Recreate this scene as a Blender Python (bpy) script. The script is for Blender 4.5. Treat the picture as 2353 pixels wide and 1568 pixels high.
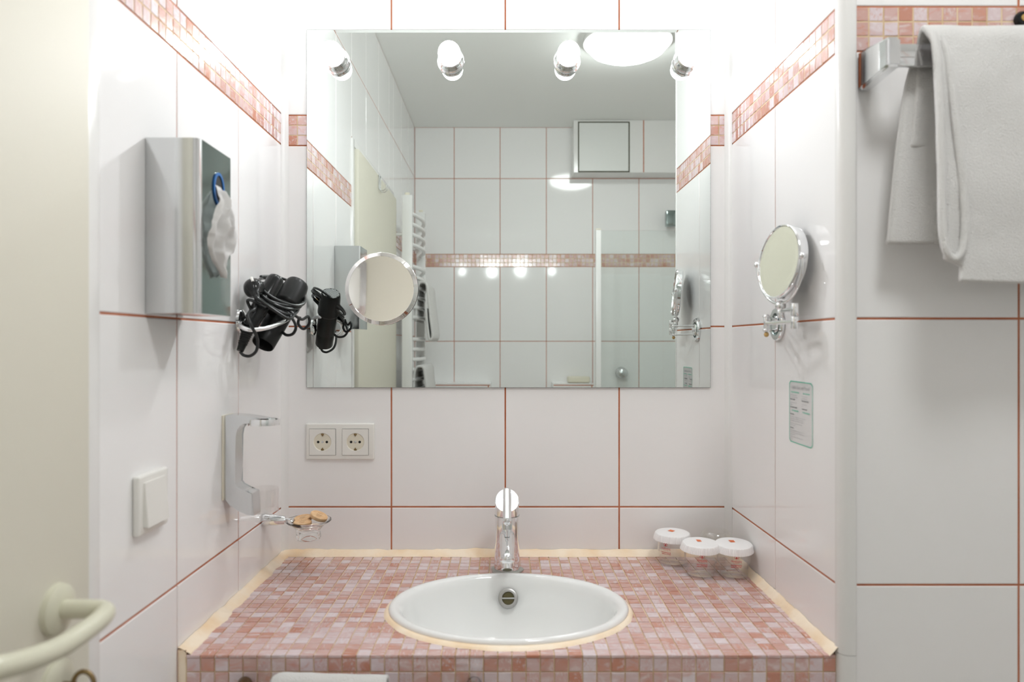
import bpy, bmesh, math, random
from mathutils import Vector, Matrix, noise
random.seed(7)
R = math.radians
for o in list(bpy.data.objects):
    bpy.data.objects.remove(o)
SC = bpy.context.scene
COL = SC.collection

# ------------------------------------------------------------------ camera
cam_d = bpy.data.cameras.new('camera')
cam = bpy.data.objects.new('camera', cam_d); COL.objects.link(cam)
cam.location = (0, 0, 1.32); cam.rotation_euler = (R(90), 0, 0)
cam_d.sensor_width = 36; cam_d.lens = 25.015
cam_d.shift_x = 0.0070; cam_d.shift_y = 0.0021
cam_d.clip_start = 0.02
cam_d.dof.use_dof = True; cam_d.dof.focus_distance = 1.75; cam_d.dof.aperture_fstop = 3.6
SC.camera = cam

# ------------------------------------------------------------------ world / exposure
w = bpy.data.worlds.new('world'); SC.world = w; w.use_nodes = True
w.node_tree.nodes['Background'].inputs[0].default_value = (0.9, 0.95, 1, 1)
w.node_tree.nodes['Background'].inputs[1].default_value = 0.3
VS = SC.view_settings
VS.view_transform = 'Standard'; VS.look = 'None'; VS.gamma = 1; VS.exposure = 0.82
VS.use_curve_mapping = False
SC.cycles.max_bounces = 16; SC.cycles.diffuse_bounces = 8; SC.cycles.glossy_bounces = 8
SC.cycles.transmission_bounces = 10; SC.cycles.transparent_max_bounces = 24
SC.cycles.sample_clamp_indirect = 10.0
SC.cycles.caustics_reflective = False; SC.cycles.caustics_refractive = False
BULB_STRENGTH = 105.0      # the two outer bulbs are set dimmer, softening hot spots on the side walls
BULB_INNER = 380.0
BULB_SIDE = 4.0
LAMP_STRENGTH = 18.5

# ------------------------------------------------------------------ materials
def mat(name, col, rough=0.5, metal=0.0, spec=0.5, bump=None, trans=0, ior=1.45, emis=None, sheen=0, coat=0, sub=0):
    m = bpy.data.materials.new(name); m.use_nodes = True
    b = m.node_tree.nodes['Principled BSDF']
    b.inputs['Base Color'].default_value = (*col, 1)
    b.inputs['Roughness'].default_value = rough
    b.inputs['Metallic'].default_value = metal
    b.inputs['Specular IOR Level'].default_value = spec
    b.inputs['IOR'].default_value = ior
    b.inputs['Transmission Weight'].default_value = trans
    b.inputs['Coat Weight'].default_value = coat
    b.inputs['Sheen Weight'].default_value = sheen
    if sub:
        b.inputs['Subsurface Weight'].default_value = sub
        b.inputs['Subsurface Radius'].default_value = (0.01, 0.01, 0.01)
    if emis:
        b.inputs['Emission Color'].default_value = (*emis[0], 1)
        b.inputs['Emission Strength'].default_value = emis[1]
    if bump:
        nt = m.node_tree
        tc = nt.nodes.new('ShaderNodeTexCoord')
        n = nt.nodes.new('ShaderNodeTexNoise'); n.inputs['Scale'].default_value = bump[0]
        n.inputs['Detail'].default_value = bump[2] if len(bump) > 2 else 3
        bp = nt.nodes.new('ShaderNodeBump'); bp.inputs['Strength'].default_value = bump[1]
        bp.inputs['Distance'].default_value = bump[3] if len(bump) > 3 else 0.002
        nt.links.new(tc.outputs['Object'], n.inputs['Vector'])
        nt.links.new(n.outputs['Fac'], bp.inputs['Height'])
        nt.links.new(bp.outputs['Normal'], b.inputs['Normal'])
    return m

def vary(m, c1, c2, scale, stretch=(1, 1, 1), lo=0.35, hi=0.65):
    nt = m.node_tree; b = nt.nodes['Principled BSDF']
    tc = nt.nodes.new('ShaderNodeTexCoord'); mp = nt.nodes.new('ShaderNodeMapping')
    mp.inputs['Scale'].default_value = stretch
    n = nt.nodes.new('ShaderNodeTexNoise'); n.inputs['Scale'].default_value = scale; n.inputs['Detail'].default_value = 4
    r = nt.nodes.new('ShaderNodeValToRGB')
    r.color_ramp.elements[0].position = lo; r.color_ramp.elements[0].color = (*c1, 1)
    r.color_ramp.elements[1].position = hi; r.color_ramp.elements[1].color = (*c2, 1)
    nt.links.new(tc.outputs['Object'], mp.inputs['Vector']); nt.links.new(mp.outputs['Vector'], n.inputs['Vector'])
    nt.links.new(n.outputs['Fac'], r.inputs['Fac']); nt.links.new(r.outputs['Color'], b.inputs['Base Color'])
    return m

M = {}
M['tile'] = mat('glazed_white_tile', (0.875, 0.87, 0.865), 0.07, bump=(9, 0.10, 1, 0.002))
M['grout'] = vary(mat('terracotta_grout', (0.5, 0.18, 0.09), 0.85), (0.56, 0.21, 0.11), (0.40, 0.12, 0.055), 22, lo=0.3, hi=0.75)
M['grout_pale'] = vary(mat('sand_grout', (0.72, 0.55, 0.36), 0.85), (0.74, 0.60, 0.40), (0.58, 0.42, 0.24), 30)
M['plaster'] = mat('ceiling_paint', (0.86, 0.87, 0.85), 0.8, bump=(60, 0.1))
M['floor'] = vary(mat('floor_tile', (0.6, 0.56, 0.52), 0.25), (0.62, 0.58, 0.54), (0.5, 0.46, 0.42), 6)
M['sealant'] = vary(mat('peach_sealant', (0.86, 0.68, 0.46), 0.45, bump=(60, 0.5)), (0.96, 0.83, 0.66), (0.88, 0.66, 0.42), 14, lo=0.4, hi=0.72)
M['silicone'] = mat('white_silicone', (0.8, 0.8, 0.79), 0.3)
M['trim'] = mat('white_trim', (0.78, 0.775, 0.76), 0.16)
M['chrome'] = mat('chrome', (0.86, 0.87, 0.88), 0.06, metal=1)
M['chrome_soft'] = mat('worn_chrome', (0.72, 0.74, 0.75), 0.16, metal=1, bump=(120, 0.05))
M['dull_chrome'] = mat('dull_chrome', (0.46, 0.46, 0.45), 0.32, metal=1)
M['steel'] = mat('polished_steel', (0.62, 0.63, 0.63), 0.10, metal=1)
M['steel_dark'] = mat('dark_polished_steel', (0.30, 0.36, 0.35), 0.10, metal=1, bump=(25, 0.25, 2, 0.001))  # on the dispenser face this dark tone imitates the reflected room
M['mirror'] = mat('mirror_silver', (0.755, 0.80, 0.775), 0.0, metal=1)
M['mirror_edge'] = mat('mirror_edge', (0.16, 0.2, 0.19), 0.2, metal=0.6)
M['shaving_mirror'] = mat('round_mirror_silver', (0.90, 0.89, 0.87), 0.0, metal=1)
M['porcelain'] = mat('white_porcelain', (0.86, 0.87, 0.86), 0.06, coat=0.6)
M['black_plastic'] = mat('black_plastic', (0.009, 0.010, 0.0095), 0.33, spec=0.3)
M['black_gloss'] = mat('black_gloss_plastic', (0.010, 0.011, 0.011), 0.18, spec=0.35)
M['black_void'] = mat('dark_opening', (0.006, 0.006, 0.006), 0.7)
M['black_cord'] = mat('black_rubber_cord', (0.016, 0.018, 0.018), 0.3)
M['socket'] = mat('ivory_white_plastic', (0.80, 0.79, 0.75), 0.25)
M['socket_in'] = mat('ivory_plastic', (0.74, 0.70, 0.58), 0.3)
M['cream'] = mat('cream_door_paint', (0.66, 0.635, 0.54), 0.6, bump=(30, 0.04))
M['cream_handle'] = mat('cream_plastic', (0.66, 0.65, 0.52), 0.28)
M['door_gap_shade'] = mat('door_gap_shade', (0.18, 0.15, 0.09), 0.8)
M['brass'] = mat('aged_brass', (0.28, 0.2, 0.1), 0.3, metal=1)
M['tissue'] = mat('tissue_paper', (0.86, 0.85, 0.83), 0.9, bump=(140, 0.15), sub=0.0)
_nt = M['tissue'].node_tree; _b = _nt.nodes['Principled BSDF']
_tr = _nt.nodes.new('ShaderNodeBsdfTranslucent'); _tr.inputs[0].default_value = (0.86, 0.85, 0.83, 1)
_mx = _nt.nodes.new('ShaderNodeMixShader'); _mx.inputs[0].default_value = 0.4
_nt.links.new(_b.outputs[0], _mx.inputs[1]); _nt.links.new(_tr.outputs[0], _mx.inputs[2])
_nt.links.new(_mx.outputs[0], _nt.nodes['Material Output'].inputs[0])
M['blue'] = mat('blue_plastic_rim', (0.02, 0.14, 0.42), 0.35)
M['towel'] = mat('white_terry', (0.83, 0.82, 0.80), 0.95, sheen=0.3, bump=(700, 1.0, 3, 0.0030))
M['enamel'] = mat('white_enamel', (0.80, 0.80, 0.79), 0.25)
M['soap'] = vary(mat('cork_coloured_soap', (0.8, 0.52, 0.28), 0.6, bump=(160, 0.4)), (0.86, 0.60, 0.35), (0.74, 0.44, 0.22), 90, (1, 1, 0.2), 0.35, 0.7)
M['soap_print'] = mat('brown_print', (0.22, 0.10, 0.04), 0.6)
M['lid'] = mat('white_paper_lid', (0.86, 0.85, 0.85), 0.7)
M['orange'] = mat('orange_print', (0.75, 0.19, 0.07), 0.6)
M['red'] = mat('red_print', (0.62, 0.03, 0.04), 0.5)
M['green'] = mat('green_print', (0.10, 0.55, 0.38), 0.5)
M['ink'] = mat('grey_print', (0.18, 0.19, 0.2), 0.6)
M['ink_soft'] = mat('pale_grey_print', (0.42, 0.43, 0.44), 0.6)
M['bulb'] = mat('lit_bulb', (1, 1, 1), 0.2, emis=((0.955, 0.975, 1.0), BULB_STRENGTH))
M['bulb_inner'] = mat('brighter_lit_bulb', (1, 1, 1), 0.2, emis=((0.955, 0.975, 1.0), BULB_INNER))
M['bulb_side'] = mat('glowing_bulb_glass', (1, 1, 1), 0.2, emis=((0.955, 0.975, 1.0), BULB_SIDE))
M['lampshade'] = mat('lit_opal_glass', (0.9, 0.9, 0.9), 0.2, emis=((0.97, 0.985, 0.985), LAMP_STRENGTH))
M['hatch'] = mat('painted_hatch', (0.72, 0.73, 0.71), 0.4)
M['hatch_gap'] = mat('hatch_gap', (0.10, 0.10, 0.07), 0.9)
M['hollow_shade'] = mat('olive_dark_hollow', (0.10, 0.085, 0.03), 0.3)  # dark olive colour stands in for shade inside overflow and aerator
M['gasket'] = mat('grey_limescale', (0.42, 0.42, 0.39), 0.5, bump=(200, 0.6))
M['amber'] = mat('amber_drop', (0.55, 0.35, 0.12), 0.2)

def thin_clear(name, tint=(0.97, 0.97, 0.96), rough=0.03, gloss=1.0, ior=1.45):
    m = bpy.data.materials.new(name); m.use_nodes = True; nt = m.node_tree
    nt.nodes.remove(nt.nodes['Principled BSDF'])
    out = nt.nodes['Material Output']
    t = nt.nodes.new('ShaderNodeBsdfTransparent'); t.inputs[0].default_value = (*tint, 1)
    g = nt.nodes.new('ShaderNodeBsdfGlossy'); g.inputs['Roughness'].default_value = rough
    g.inputs[0].default_value = (gloss, gloss, gloss, 1)
    gm = nt.nodes.new('ShaderNodeNewGeometry')
    dt = nt.nodes.new('ShaderNodeVectorMath'); dt.operation = 'DOT_PRODUCT'
    nt.links.new(gm.outputs['Incoming'], dt.inputs[0]); nt.links.new(gm.outputs['Normal'], dt.inputs[1])
    def mth(op, a, b=None):
        n = nt.nodes.new('ShaderNodeMath'); n.operation = op
        for i, v in enumerate((a, b)):
            if v is None: continue
            if isinstance(v, (int, float)): n.inputs[i].default_value = v
            else: nt.links.new(v, n.inputs[i])
        return n.outputs[0]
    f0 = ((ior-1)/(ior+1))**2
    k5 = mth('POWER', mth('SUBTRACT', 1.0, mth('ABSOLUTE', dt.outputs['Value'])), 5.0)
    fres = mth('ADD', mth('MULTIPLY', k5, 1-f0), f0)
    x = nt.nodes.new('ShaderNodeMixShader')
    nt.links.new(fres, x.inputs[0]); nt.links.new(t.outputs[0], x.inputs[1])
    nt.links.new(g.outputs[0], x.inputs[2]); nt.links.new(x.outputs[0], out.inputs[0])
    return m
M['plastic_clear'] = thin_clear('clear_plastic', (0.985, 0.98, 0.978), 0.06, 0.95, 1.7)
M['glass_clear'] = thin_clear('clear_glass', (0.98, 0.985, 0.98), 0.02, 1.0, 1.5)
M['glass_thick'] = thin_clear('thick_clear_glass', (0.965, 0.97, 0.96), 0.03, 1.0, 2.0)
M['glass_screen'] = thin_clear('shower_glass', (0.955, 0.975, 0.968), 0.01, 1.0, 1.5)
M['film'] = thin_clear('clear_film', (0.998, 0.998, 0.998), 0.1, 0.5, 1.12)
M['glass_solid'] = mat('solid_glass', (0.98, 0.99, 0.985), 0.02, trans=1.0, ior=1.48)

def mosaic_mat():
    m = bpy.data.materials.new('glass_mosaic'); m.use_nodes = True
    nt = m.node_tree; N = nt.nodes.new; L = nt.links.new
    b = nt.nodes['Principled BSDF']
    oi = N('ShaderNodeObjectInfo'); at = N('ShaderNodeAttribute'); at.attribute_name = 'rnd'
    ad = N('ShaderNodeMath'); ad.operation = 'ADD'
    L(oi.outputs['Random'], ad.inputs[0]); L(at.outputs['Fac'], ad.inputs[1])
    fr = N('ShaderNodeMath'); fr.operation = 'FRACT'; L(ad.outputs[0], fr.inputs[0])
    wn = N('ShaderNodeTexWhiteNoise'); wn.noise_dimensions = '1D'
    k = N('ShaderNodeMath'); k.operation = 'MULTIPLY'; k.inputs[1].default_value = 913.7
    L(fr.outputs[0], k.inputs[0]); L(k.outputs[0], wn.inputs['W'])
    sp = N('ShaderNodeSeparateColor'); L(wn.outputs['Color'], sp.inputs[0])
    # streak direction per piece
    geo = N('ShaderNodeNewGeometry')
    v1 = N('ShaderNodeVectorMath'); v1.operation = 'MULTIPLY'; v1.inputs[1].default_value = (40, 260, 70)
    v2 = N('ShaderNodeVectorMath'); v2.operation = 'MULTIPLY'; v2.inputs[1].default_value = (260, 50, 210)
    L(geo.outputs['Position'], v1.inputs[0]); L(geo.outputs['Position'], v2.inputs[0])
    gt = N('ShaderNodeMath'); gt.operation = 'GREATER_THAN'; gt.inputs[1].default_value = 0.72
    L(sp.outputs[0], gt.inputs[0])
    mx = N('ShaderNodeMix'); mx.data_type = 'VECTOR'
    L(gt.outputs[0], mx.inputs[0]); L(v1.outputs[0], mx.inputs[4]); L(v2.outputs[0], mx.inputs[5])
    off = N('ShaderNodeVectorMath'); off.operation = 'SCALE'; off.inputs[3].default_value = 60
    L(wn.outputs['Color'], off.inputs[0])
    va = N('ShaderNodeVectorMath'); va.operation = 'ADD'
    L(mx.outputs[1], va.inputs[0]); L(off.outputs[0], va.inputs[1])
    ns = N('ShaderNodeTexNoise'); ns.inputs['Scale'].default_value = 1.0; ns.inputs['Detail'].default_value = 4
    ns.inputs['Distortion'].default_value = 0.8
    L(va.outputs[0], ns.inputs['Vector'])
    # base tone by piece
    rp = N('ShaderNodeValToRGB'); cr = rp.color_ramp
    cr.elements[0].position = 0.0; cr.elements[0].color = (0.744, 0.642, 0.672, 1)
    cr.elements[1].position = 1.0; cr.elements[1].color = (0.540, 0.228, 0.150, 1)
    for p, c in ((0.22, (0.654, 0.516, 0.528, 1)), (0.5, (0.630, 0.426, 0.402, 1)), (0.78, (0.600, 0.366, 0.324, 1))):
        e = cr.elements.new(p); e.color = c
    L(sp.outputs[1], rp.inputs[0])
    # streaks: shift toward copper or toward milky
    s1 = N('ShaderNodeMapRange'); s1.inputs[1].default_value = 0.54; s1.inputs[2].default_value = 0.74
    s1.inputs[4].default_value = 0.62; L(ns.outputs['Fac'], s1.inputs[0])
    m1 = N('ShaderNodeMix'); m1.data_type = 'RGBA'; m1.inputs[7].default_value = (0.600, 0.204, 0.108, 1)
    L(s1.outputs[0], m1.inputs[0]); L(rp.outputs[0], m1.inputs[6])
    s2 = N('ShaderNodeMapRange'); s2.inputs[1].default_value = 0.46; s2.inputs[2].default_value = 0.28
    s2.inputs[4].default_value = 0.7; L(ns.outputs['Fac'], s2.inputs[0])
    m2 = N('ShaderNodeMix'); m2.data_type = 'RGBA'; m2.inputs[7].default_value = (0.792, 0.720, 0.744, 1)
    L(s2.outputs[0], m2.inputs[0]); L(m1.outputs[2], m2.inputs[6])
    L(m2.outputs[2], b.inputs['Base Color'])
    b.inputs['Roughness'].default_value = 0.13
    b.inputs['IOR'].default_value = 2.1
    bp = N('ShaderNodeBump'); bp.inputs['Strength'].default_value = 0.15; bp.inputs['Distance'].default_value = 0.001
    L(ns.outputs['Fac'], bp.inputs['Height']); L(bp.outputs[0], b.inputs['Normal'])
    return m
M['mosaic'] = mosaic_mat()

# ------------------------------------------------------------------ helpers
def link(o, parent=None):
    COL.objects.link(o)
    if parent is not None: o.parent = parent
    return o
def tag(o, label=None, cat=None, group=None, kind=None):
    if label: o['label'] = label
    if cat: o['category'] = cat
    if group: o['group'] = group
    if kind: o['kind'] = kind
    return o
def thing(name, label, cat, loc, group=None):
    o = bpy.data.objects.new(name, None); o.empty_display_size = 0.02
    o.location = loc; link(o); tag(o, label, cat, group)
    bpy.context.view_layer.update()
    return o
def obj(name, bm, m, parent=None, smooth=True, auto=40, mods=None):
    me = bpy.data.meshes.new(name)
    bmesh.ops.recalc_face_normals(bm, faces=bm.faces)
    bm.to_mesh(me); bm.free()
    for mm in (m if isinstance(m, (list, tuple)) else [m]):
        me.materials.append(mm)
    if smooth:
        for p in me.polygons: p.use_smooth = True
        me.set_sharp_from_angle(angle=R(auto))
    o = bpy.data.objects.new(name, me)
    if parent is not None:
        root = parent; off = Vector((0, 0, 0))
        while root is not None:
            off += Vector(root.location); root = root.parent
        for v in me.vertices: v.co -= off     # geometry given in world coordinates
    link(o, parent)
    return o
def struct(o): o['kind'] = 'structure'; return o

def nbm(): return bmesh.new()
def box(bm, lo, hi, bev=0, seg=2, mi=0, edges=None):
    r = bmesh.ops.create_cube(bm, size=1)
    vs = r['verts']
    c = [(lo[i]+hi[i])/2 for i in range(3)]; s = [abs(hi[i]-lo[i]) for i in range(3)]
    for v in vs:
        v.co = Vector((c[0]+v.co.x*s[0], c[1]+v.co.y*s[1], c[2]+v.co.z*s[2]))
    fs = set(f for v in vs for f in v.link_faces)
    for f in fs: f.material_index = mi
    if bev:
        es = list(set(e for v in vs for e in v.link_edges))
        if edges: es = [e for e in es if edges(e)]
        bmesh.ops.bevel(bm, geom=es, offset=bev, segments=seg, affect='EDGES', profile=0.6)
    return bm
def basis(axis):
    a = Vector(axis).normalized()
    u = a.orthogonal().normalized()
    if abs(a.z) > 0.99: u = Vector((1, 0, 0))
    v = a.cross(u).normalized()
    return u, v, a
def lathe(bm, prof, origin, axis=(0, 0, 1), seg=40, mi=0, fn=None, closed=False):
    """prof: list of (radius, height along axis)"""
    u, v, a = basis(axis); o = Vector(origin); rings = []
    for (r, h) in prof:
        if r < 1e-6: rings.append([bm.verts.new(o + a*h)])
        else:
            ring = []
            for k in range(seg):
                t = 2*math.pi*k/seg
                rr = fn(r, h, t) if fn else r
                ring.append(bm.verts.new(o + a*h + u*(rr*math.cos(t)) + v*(rr*math.sin(t))))
            rings.append(ring)
    pairs = list(zip(rings[:-1], rings[1:]))
    if closed: pairs.append((rings[-1], rings[0]))
    for A, B in pairs:
        for k in range(seg):
            k2 = (k+1) % seg
            if len(A) == 1 and len(B) == 1: continue
            if len(A) == 1: f = bm.faces.new((A[0], B[k], B[k2]))
            elif len(B) == 1: f = bm.faces.new((A[k], B[0], A[k2]))
            else: f = bm.faces.new((A[k], B[k], B[k2], A[k2]))
            f.material_index = mi
    return bm
def smooth_path(pts, n=8, closed=False):
    P = [Vector(p) for p in pts]; out = []
    m = len(P); rng = m if closed else m-1
    for i in range(rng):
        if closed: p0, p1, p2, p3 = P[(i-1) % m], P[i], P[(i+1) % m], P[(i+2) % m]
        else: p0, p1, p2, p3 = P[max(i-1, 0)], P[i], P[i+1], P[min(i+2, m-1)]
        for k in range(n):
            t = k/n
            out.append(0.5*((2*p1)+(-p0+p2)*t+(2*p0-5*p1+4*p2-p3)*t*t+(-p0+3*p1-3*p2+p3)*t**3))
    if not closed: out.append(P[-1])
    return out
def tube(bm, pts, r, seg=12, closed=False, cap=True, fn=None, mi=0):
    P = [Vector(p) for p in pts]; n = len(P); T = []
    for i in range(n):
        a = P[(i-1) % n] if closed else P[max(i-1, 0)]
        b = P[(i+1) % n] if closed else P[min(i+1, n-1)]
        T.append((b-a).normalized())
    u = T[0].orthogonal().normalized(); rings = []
    for i in range(n):
        if i: u = (u - T[i]*u.dot(T[i])).normalized()
        v = T[i].cross(u)
        rr = r(i/(n-1)) if callable(r) else r
        ring = []
        for k in range(seg):
            t = 2*math.pi*k/seg; q = fn(i, t) if fn else 1
            ring.append(bm.verts.new(P[i] + (u*math.cos(t)+v*math.sin(t))*rr*q))
        rings.append(ring)
    for i in range(n if closed else n-1):
        A, B = rings[i], rings[(i+1) % n]
        for k in range(seg):
            k2 = (k+1) % seg
            bm.faces.new((A[k], A[k2], B[k2], B[k])).material_index = mi
    if cap and not closed:
        bm.faces.new(rings[0][::-1]).material_index = mi; bm.faces.new(rings[-1]).material_index = mi
    return bm
def ball(bm, c, r, seg=20, sc=(1, 1, 1), mi=0):
    res = bmesh.ops.create_uvsphere(bm, u_segments=seg, v_segments=seg//2, radius=r)
    for v in res['verts']:
        v.co = Vector((v.co.x*sc[0]+c[0], v.co.y*sc[1]+c[1], v.co.z*sc[2]+c[2]))
        for f in v.link_faces: f.material_index = mi
def cyl(bm, a, b, r, r2=None, seg=24, bev=0.0, mi=0):
    a = Vector(a); b = Vector(b); L = (b-a).length; r2 = r if r2 is None else r2
    if bev: pr = [(0, 0), (r-bev, 0), (r-bev*0.3, bev*0.3), (r, bev), (r2, L-bev), (r2-bev*0.3, L-bev*0.3), (r2-bev, L), (0, L)]
    else: pr = [(0, 0), (r, 0), (r2, L), (0, L)]
    return lathe(bm, pr, a, b-a, seg, mi)
def prism(bm, poly, fn, d0, d1, bev=0, mi=0):
    """poly in 2D, fn(a,b,d)->world"""
    A = [bm.verts.new(fn(a, b, d0)) for a, b in poly]; B = [bm.verts.new(fn(a, b, d1)) for a, b in poly]
    n = len(poly); fs = [bm.faces.new(A), bm.faces.new(B[::-1])]
    for i in range(n): fs.append(bm.faces.new((A[i], B[i], B[(i+1) % n], A[(i+1) % n])))
    for f in fs: f.material_index = mi
    if bev:
        es = list(set(e for f in fs[:2] for e in f.edges))
        bmesh.ops.bevel(bm, geom=es, offset=bev, segments=2, affect='EDGES')
    return bm

TEXT_TMP = []
def text_bm(bm, body, size, fn, align='CENTER', mi=0, bold=0.0, sx=1.0):
    cu = bpy.data.curves.new('t', 'FONT'); cu.body = body; cu.size = size
    cu.align_x = align; cu.align_y = 'CENTER'; cu.offset = bold; cu.resolution_u = 2
    cu.space_line = 1.0
    o = bpy.data.objects.new('t', cu); COL.objects.link(o)
    dg = bpy.context.evaluated_depsgraph_get()
    me = bpy.data.meshes.new_from_object(o.evaluated_get(dg))
    vs = [bm.verts.new(fn(v.co.x*sx, v.co.y)) for v in me.vertices]
    for p in me.polygons:
        try: bm.faces.new([vs[i] for i in p.vertices]).material_index = mi
        except ValueError: pass
    bpy.data.objects.remove(o); bpy.data.curves.remove(cu); bpy.data.meshes.remove(me)

# ------------------------------------------------------------------ dimensions of the room
XL, XR = -0.493, 0.5005      # niche side walls
YB = 1.58                    # back wall
YF = 1.07                    # wall facing the camera on the right
YR = -0.74                   # wall behind the camera
XE = 1.35                    # far right wall of the room
ZC = 2.50
GD = 0.0016                  # depth of the joints

MESH = {}
def tile_mesh(w, h, t=0.006, c=0.0012, key='tile', m=None):
    k = (key, round(w, 4), round(h, 4))
    if k in MESH: return MESH[k]
    bm = nbm(); a, b = w/2, h/2
    lv = [(a, b, -t), (a, b, -c*0.7), (a-c, b-c, 0)]
    rings = [[bm.verts.new((sx*x, z, sy*y)) for sx, sy in ((-1, -1), (1, -1), (1, 1), (-1, 1))] for x, y, z in lv]
    for i in range(2):
        for q in range(4):
            q2 = (q+1) % 4
            bm.faces.new((rings[i][q], rings[i][q2], rings[i+1][q2], rings[i+1][q]))
    bm.faces.new(rings[2]); bm.faces.new(rings[0][::-1])
    bmesh.ops.recalc_face_normals(bm, faces=bm.faces)
    me = bpy.data.meshes.new(key); bm.to_mesh(me); bm.free()
    me.materials.append(m or M['tile'])
    MESH[k] = me
    return me
# local frame of a tile: x = width, y = outward normal, z = height
def place_tile(me, name, parent, pos, nrm, up=(0, 0, 1), tilt=0.0):
    n = Vector(nrm).normalized(); u = Vector(up).normalized(); x = n.cross(u).normalized()
    mt = Matrix((x, n, u)).transposed()
    if tilt:
        mt = mt @ (Matrix.Rotation(random.gauss(0, tilt), 3, 'X') @ Matrix.Rotation(random.gauss(0, tilt), 3, 'Z'))
    o = bpy.data.objects.new(name, me)
    p = Vector(pos) - Vector(parent.location) if parent else Vector(pos)
    o.matrix_local = Matrix.Translation(p) @ mt.to_4x4()
    link(o, parent)
    return o

def wall_tiles(parent, horiz, nrm, us, zs, gap=0.0034, skip=None, d=0.0):
    """horiz(u)->(x,y) of a point of the wall plane, us / zs breaks"""
    for i in range(len(us)-1):
        for j in range(len(zs)-1):
            u0, u1, z0, z1 = us[i], us[i+1], zs[j], zs[j+1]
            if skip and skip(u0, u1, z0, z1): continue
            w_, h_ = abs(u1-u0)-gap, z1-z0-gap
            if w_ < 0.003 or h_ < 0.003: continue
            x, y = horiz((u0+u1)/2)
            place_tile(tile_mesh(w_, h_), 'tile', parent, (x+nrm[0]*d, y+nrm[1]*d, (z0+z1)/2), nrm, tilt=0.0009)
MP = 0.0222
def mosaic_band(parent, horiz, nrm, u0, u1, z0, rows=3, joined=False, pitch=MP, start=0.0):
    s = pitch-0.0021; sgn = 1 if u1 > u0 else -1
    n = int(abs(u1-u0)/pitch+0.001); rest = abs(u1-u0)-n*pitch
    cells = [(u0+sgn*(i+0.5)*pitch, s) for i in range(n)]
    if rest > 0.006: cells.append((u0+sgn*(n*pitch+rest/2), rest-0.0021))
    bm = nbm() if joined else None; lay = bm.loops.layers.color.new('rnd') if joined else None
    for (u, wd) in cells:
        for j in range(rows):
            z = z0+(j+0.5)*pitch; x, y = horiz(u)
            if not joined:
                place_tile(tile_mesh(wd, s, 0.004, 0.0007, 'mosaic_tile', M['mosaic']), 'mosaic_tile', parent, (x, y, z), nrm, tilt=0.012)
            else:
                nv = Vector(nrm); t = nv.cross(Vector((0, 0, 1)))
                c = Vector((x, y, z)); r = random.random()
                q = [c+t*(a*wd/2)+Vector((0, 0, b*s/2)) for a, b in ((-1, -1), (1, -1), (1, 1), (-1, 1))]
                piece(bm, lay, q, nv, 0.003, r)
    if joined:
        o = obj('mosaic_band', bm, M['mosaic'], parent, smooth=False); o['kind'] = 'stuff'
def piece(bm, lay, q, nv, t, r):
    c = sum(q, Vector())/len(q)
    top = [bm.verts.new(c+(p-c)*0.95) for p in q]; bot = [bm.verts.new(p-nv*t) for p in q]
    fs = [bm.faces.new(top)]
    n = len(q)
    for i in range(n): fs.append(bm.faces.new((bot[i], bot[(i+1) % n], top[(i+1) % n], top[i])))
    for f in fs:
        for l in f.loops: l[lay] = (r, r, r, 1)

Z1, Z2, ZB0, ZB1, Z3 = 0.956, 1.357, 1.7595, 1.8262, 2.226
ZROWS = [0.0, 0.155, 0.556, Z1, Z2, ZB0]
def solid(name, boxes, m, kind=True):
    bm = nbm()
    for lo, hi in boxes: box(bm, lo, hi)
    o = obj(name, bm, m, smooth=False)
    if kind: struct(o)
    return o
G = M['grout']
# back wall
wb = solid('wall_back', [((XL-0.1, YB+GD, 0), (XR+0.1, YB+0.1, ZC))], G)
ub = [XL, -0.252, 0.001, 0.254, XR]
bk = lambda u: (u, YB)
wall_tiles(wb, bk, (0, -1, 0), ub, ZROWS)
wall_tiles(wb, bk, (0, -1, 0), ub, [ZB1, Z3])
# left wall (with door opening y 0.015 .. 0.862, up to 1.99)
DY0, DY1, DZ = 0.0, 0.862, 1.985
wl = solid('wall_left', [((XL-0.1, DY1, 0), (XL-GD, YB+0.1, ZC)), ((XL-0.1, YR-0.1, 0), (XL-GD, DY0, ZC)),
                         ((XL-0.1, DY0, DZ), (XL-GD, DY1, ZC))], G)
lf = lambda u: (XL, u)
wall_tiles(wl, lf, (1, 0, 0), [1.58, 1.318, 1.071, DY1-0.002], ZROWS)
wall_tiles(wl, lf, (1, 0, 0), [1.58, 1.318, 1.071, DY1-0.002], [ZB1, Z3, ZC])
wall_tiles(wl, lf, (1, 0, 0), [DY1-0.002, 0.62, 0.37, 0.12, DY0], [DZ, Z3, ZC])
wall_tiles(wl, lf, (1, 0, 0), [DY0, -0.24, -0.49, YR], ZROWS)
wall_tiles(wl, lf, (1, 0, 0), [DY0, -0.24, -0.49, YR], [ZB1, Z3, ZC])
# right cheek of the niche, front wall on the right: one mass of masonry in two named pieces
wr = solid('wall_right', [((XR+GD, 1.075, 0), (XR+0.0225, YB+0.1, ZC))], G)
rt = lambda u: (XR, u)
wall_tiles(wr, rt, (-1, 0, 0), [1.58, 1.318, 1.072], ZROWS)
wall_tiles(wr, rt, (-1, 0, 0), [1.58, 1.318, 1.072], [ZB1, Z3])
XF = 0.5265
wf = solid('wall_front', [((XR+0.0226, YF+GD, 0), (XE, YB+0.1, ZC))], G)
ft = lambda u: (u, YF)
uf = [XF, 0.7735, 1.027, 1.28, XE]
wall_tiles(wf, ft, (0, -1, 0), uf, ZROWS)
wall_tiles(wf, ft, (0, -1, 0), uf, [ZB1, Z3, ZC])
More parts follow.
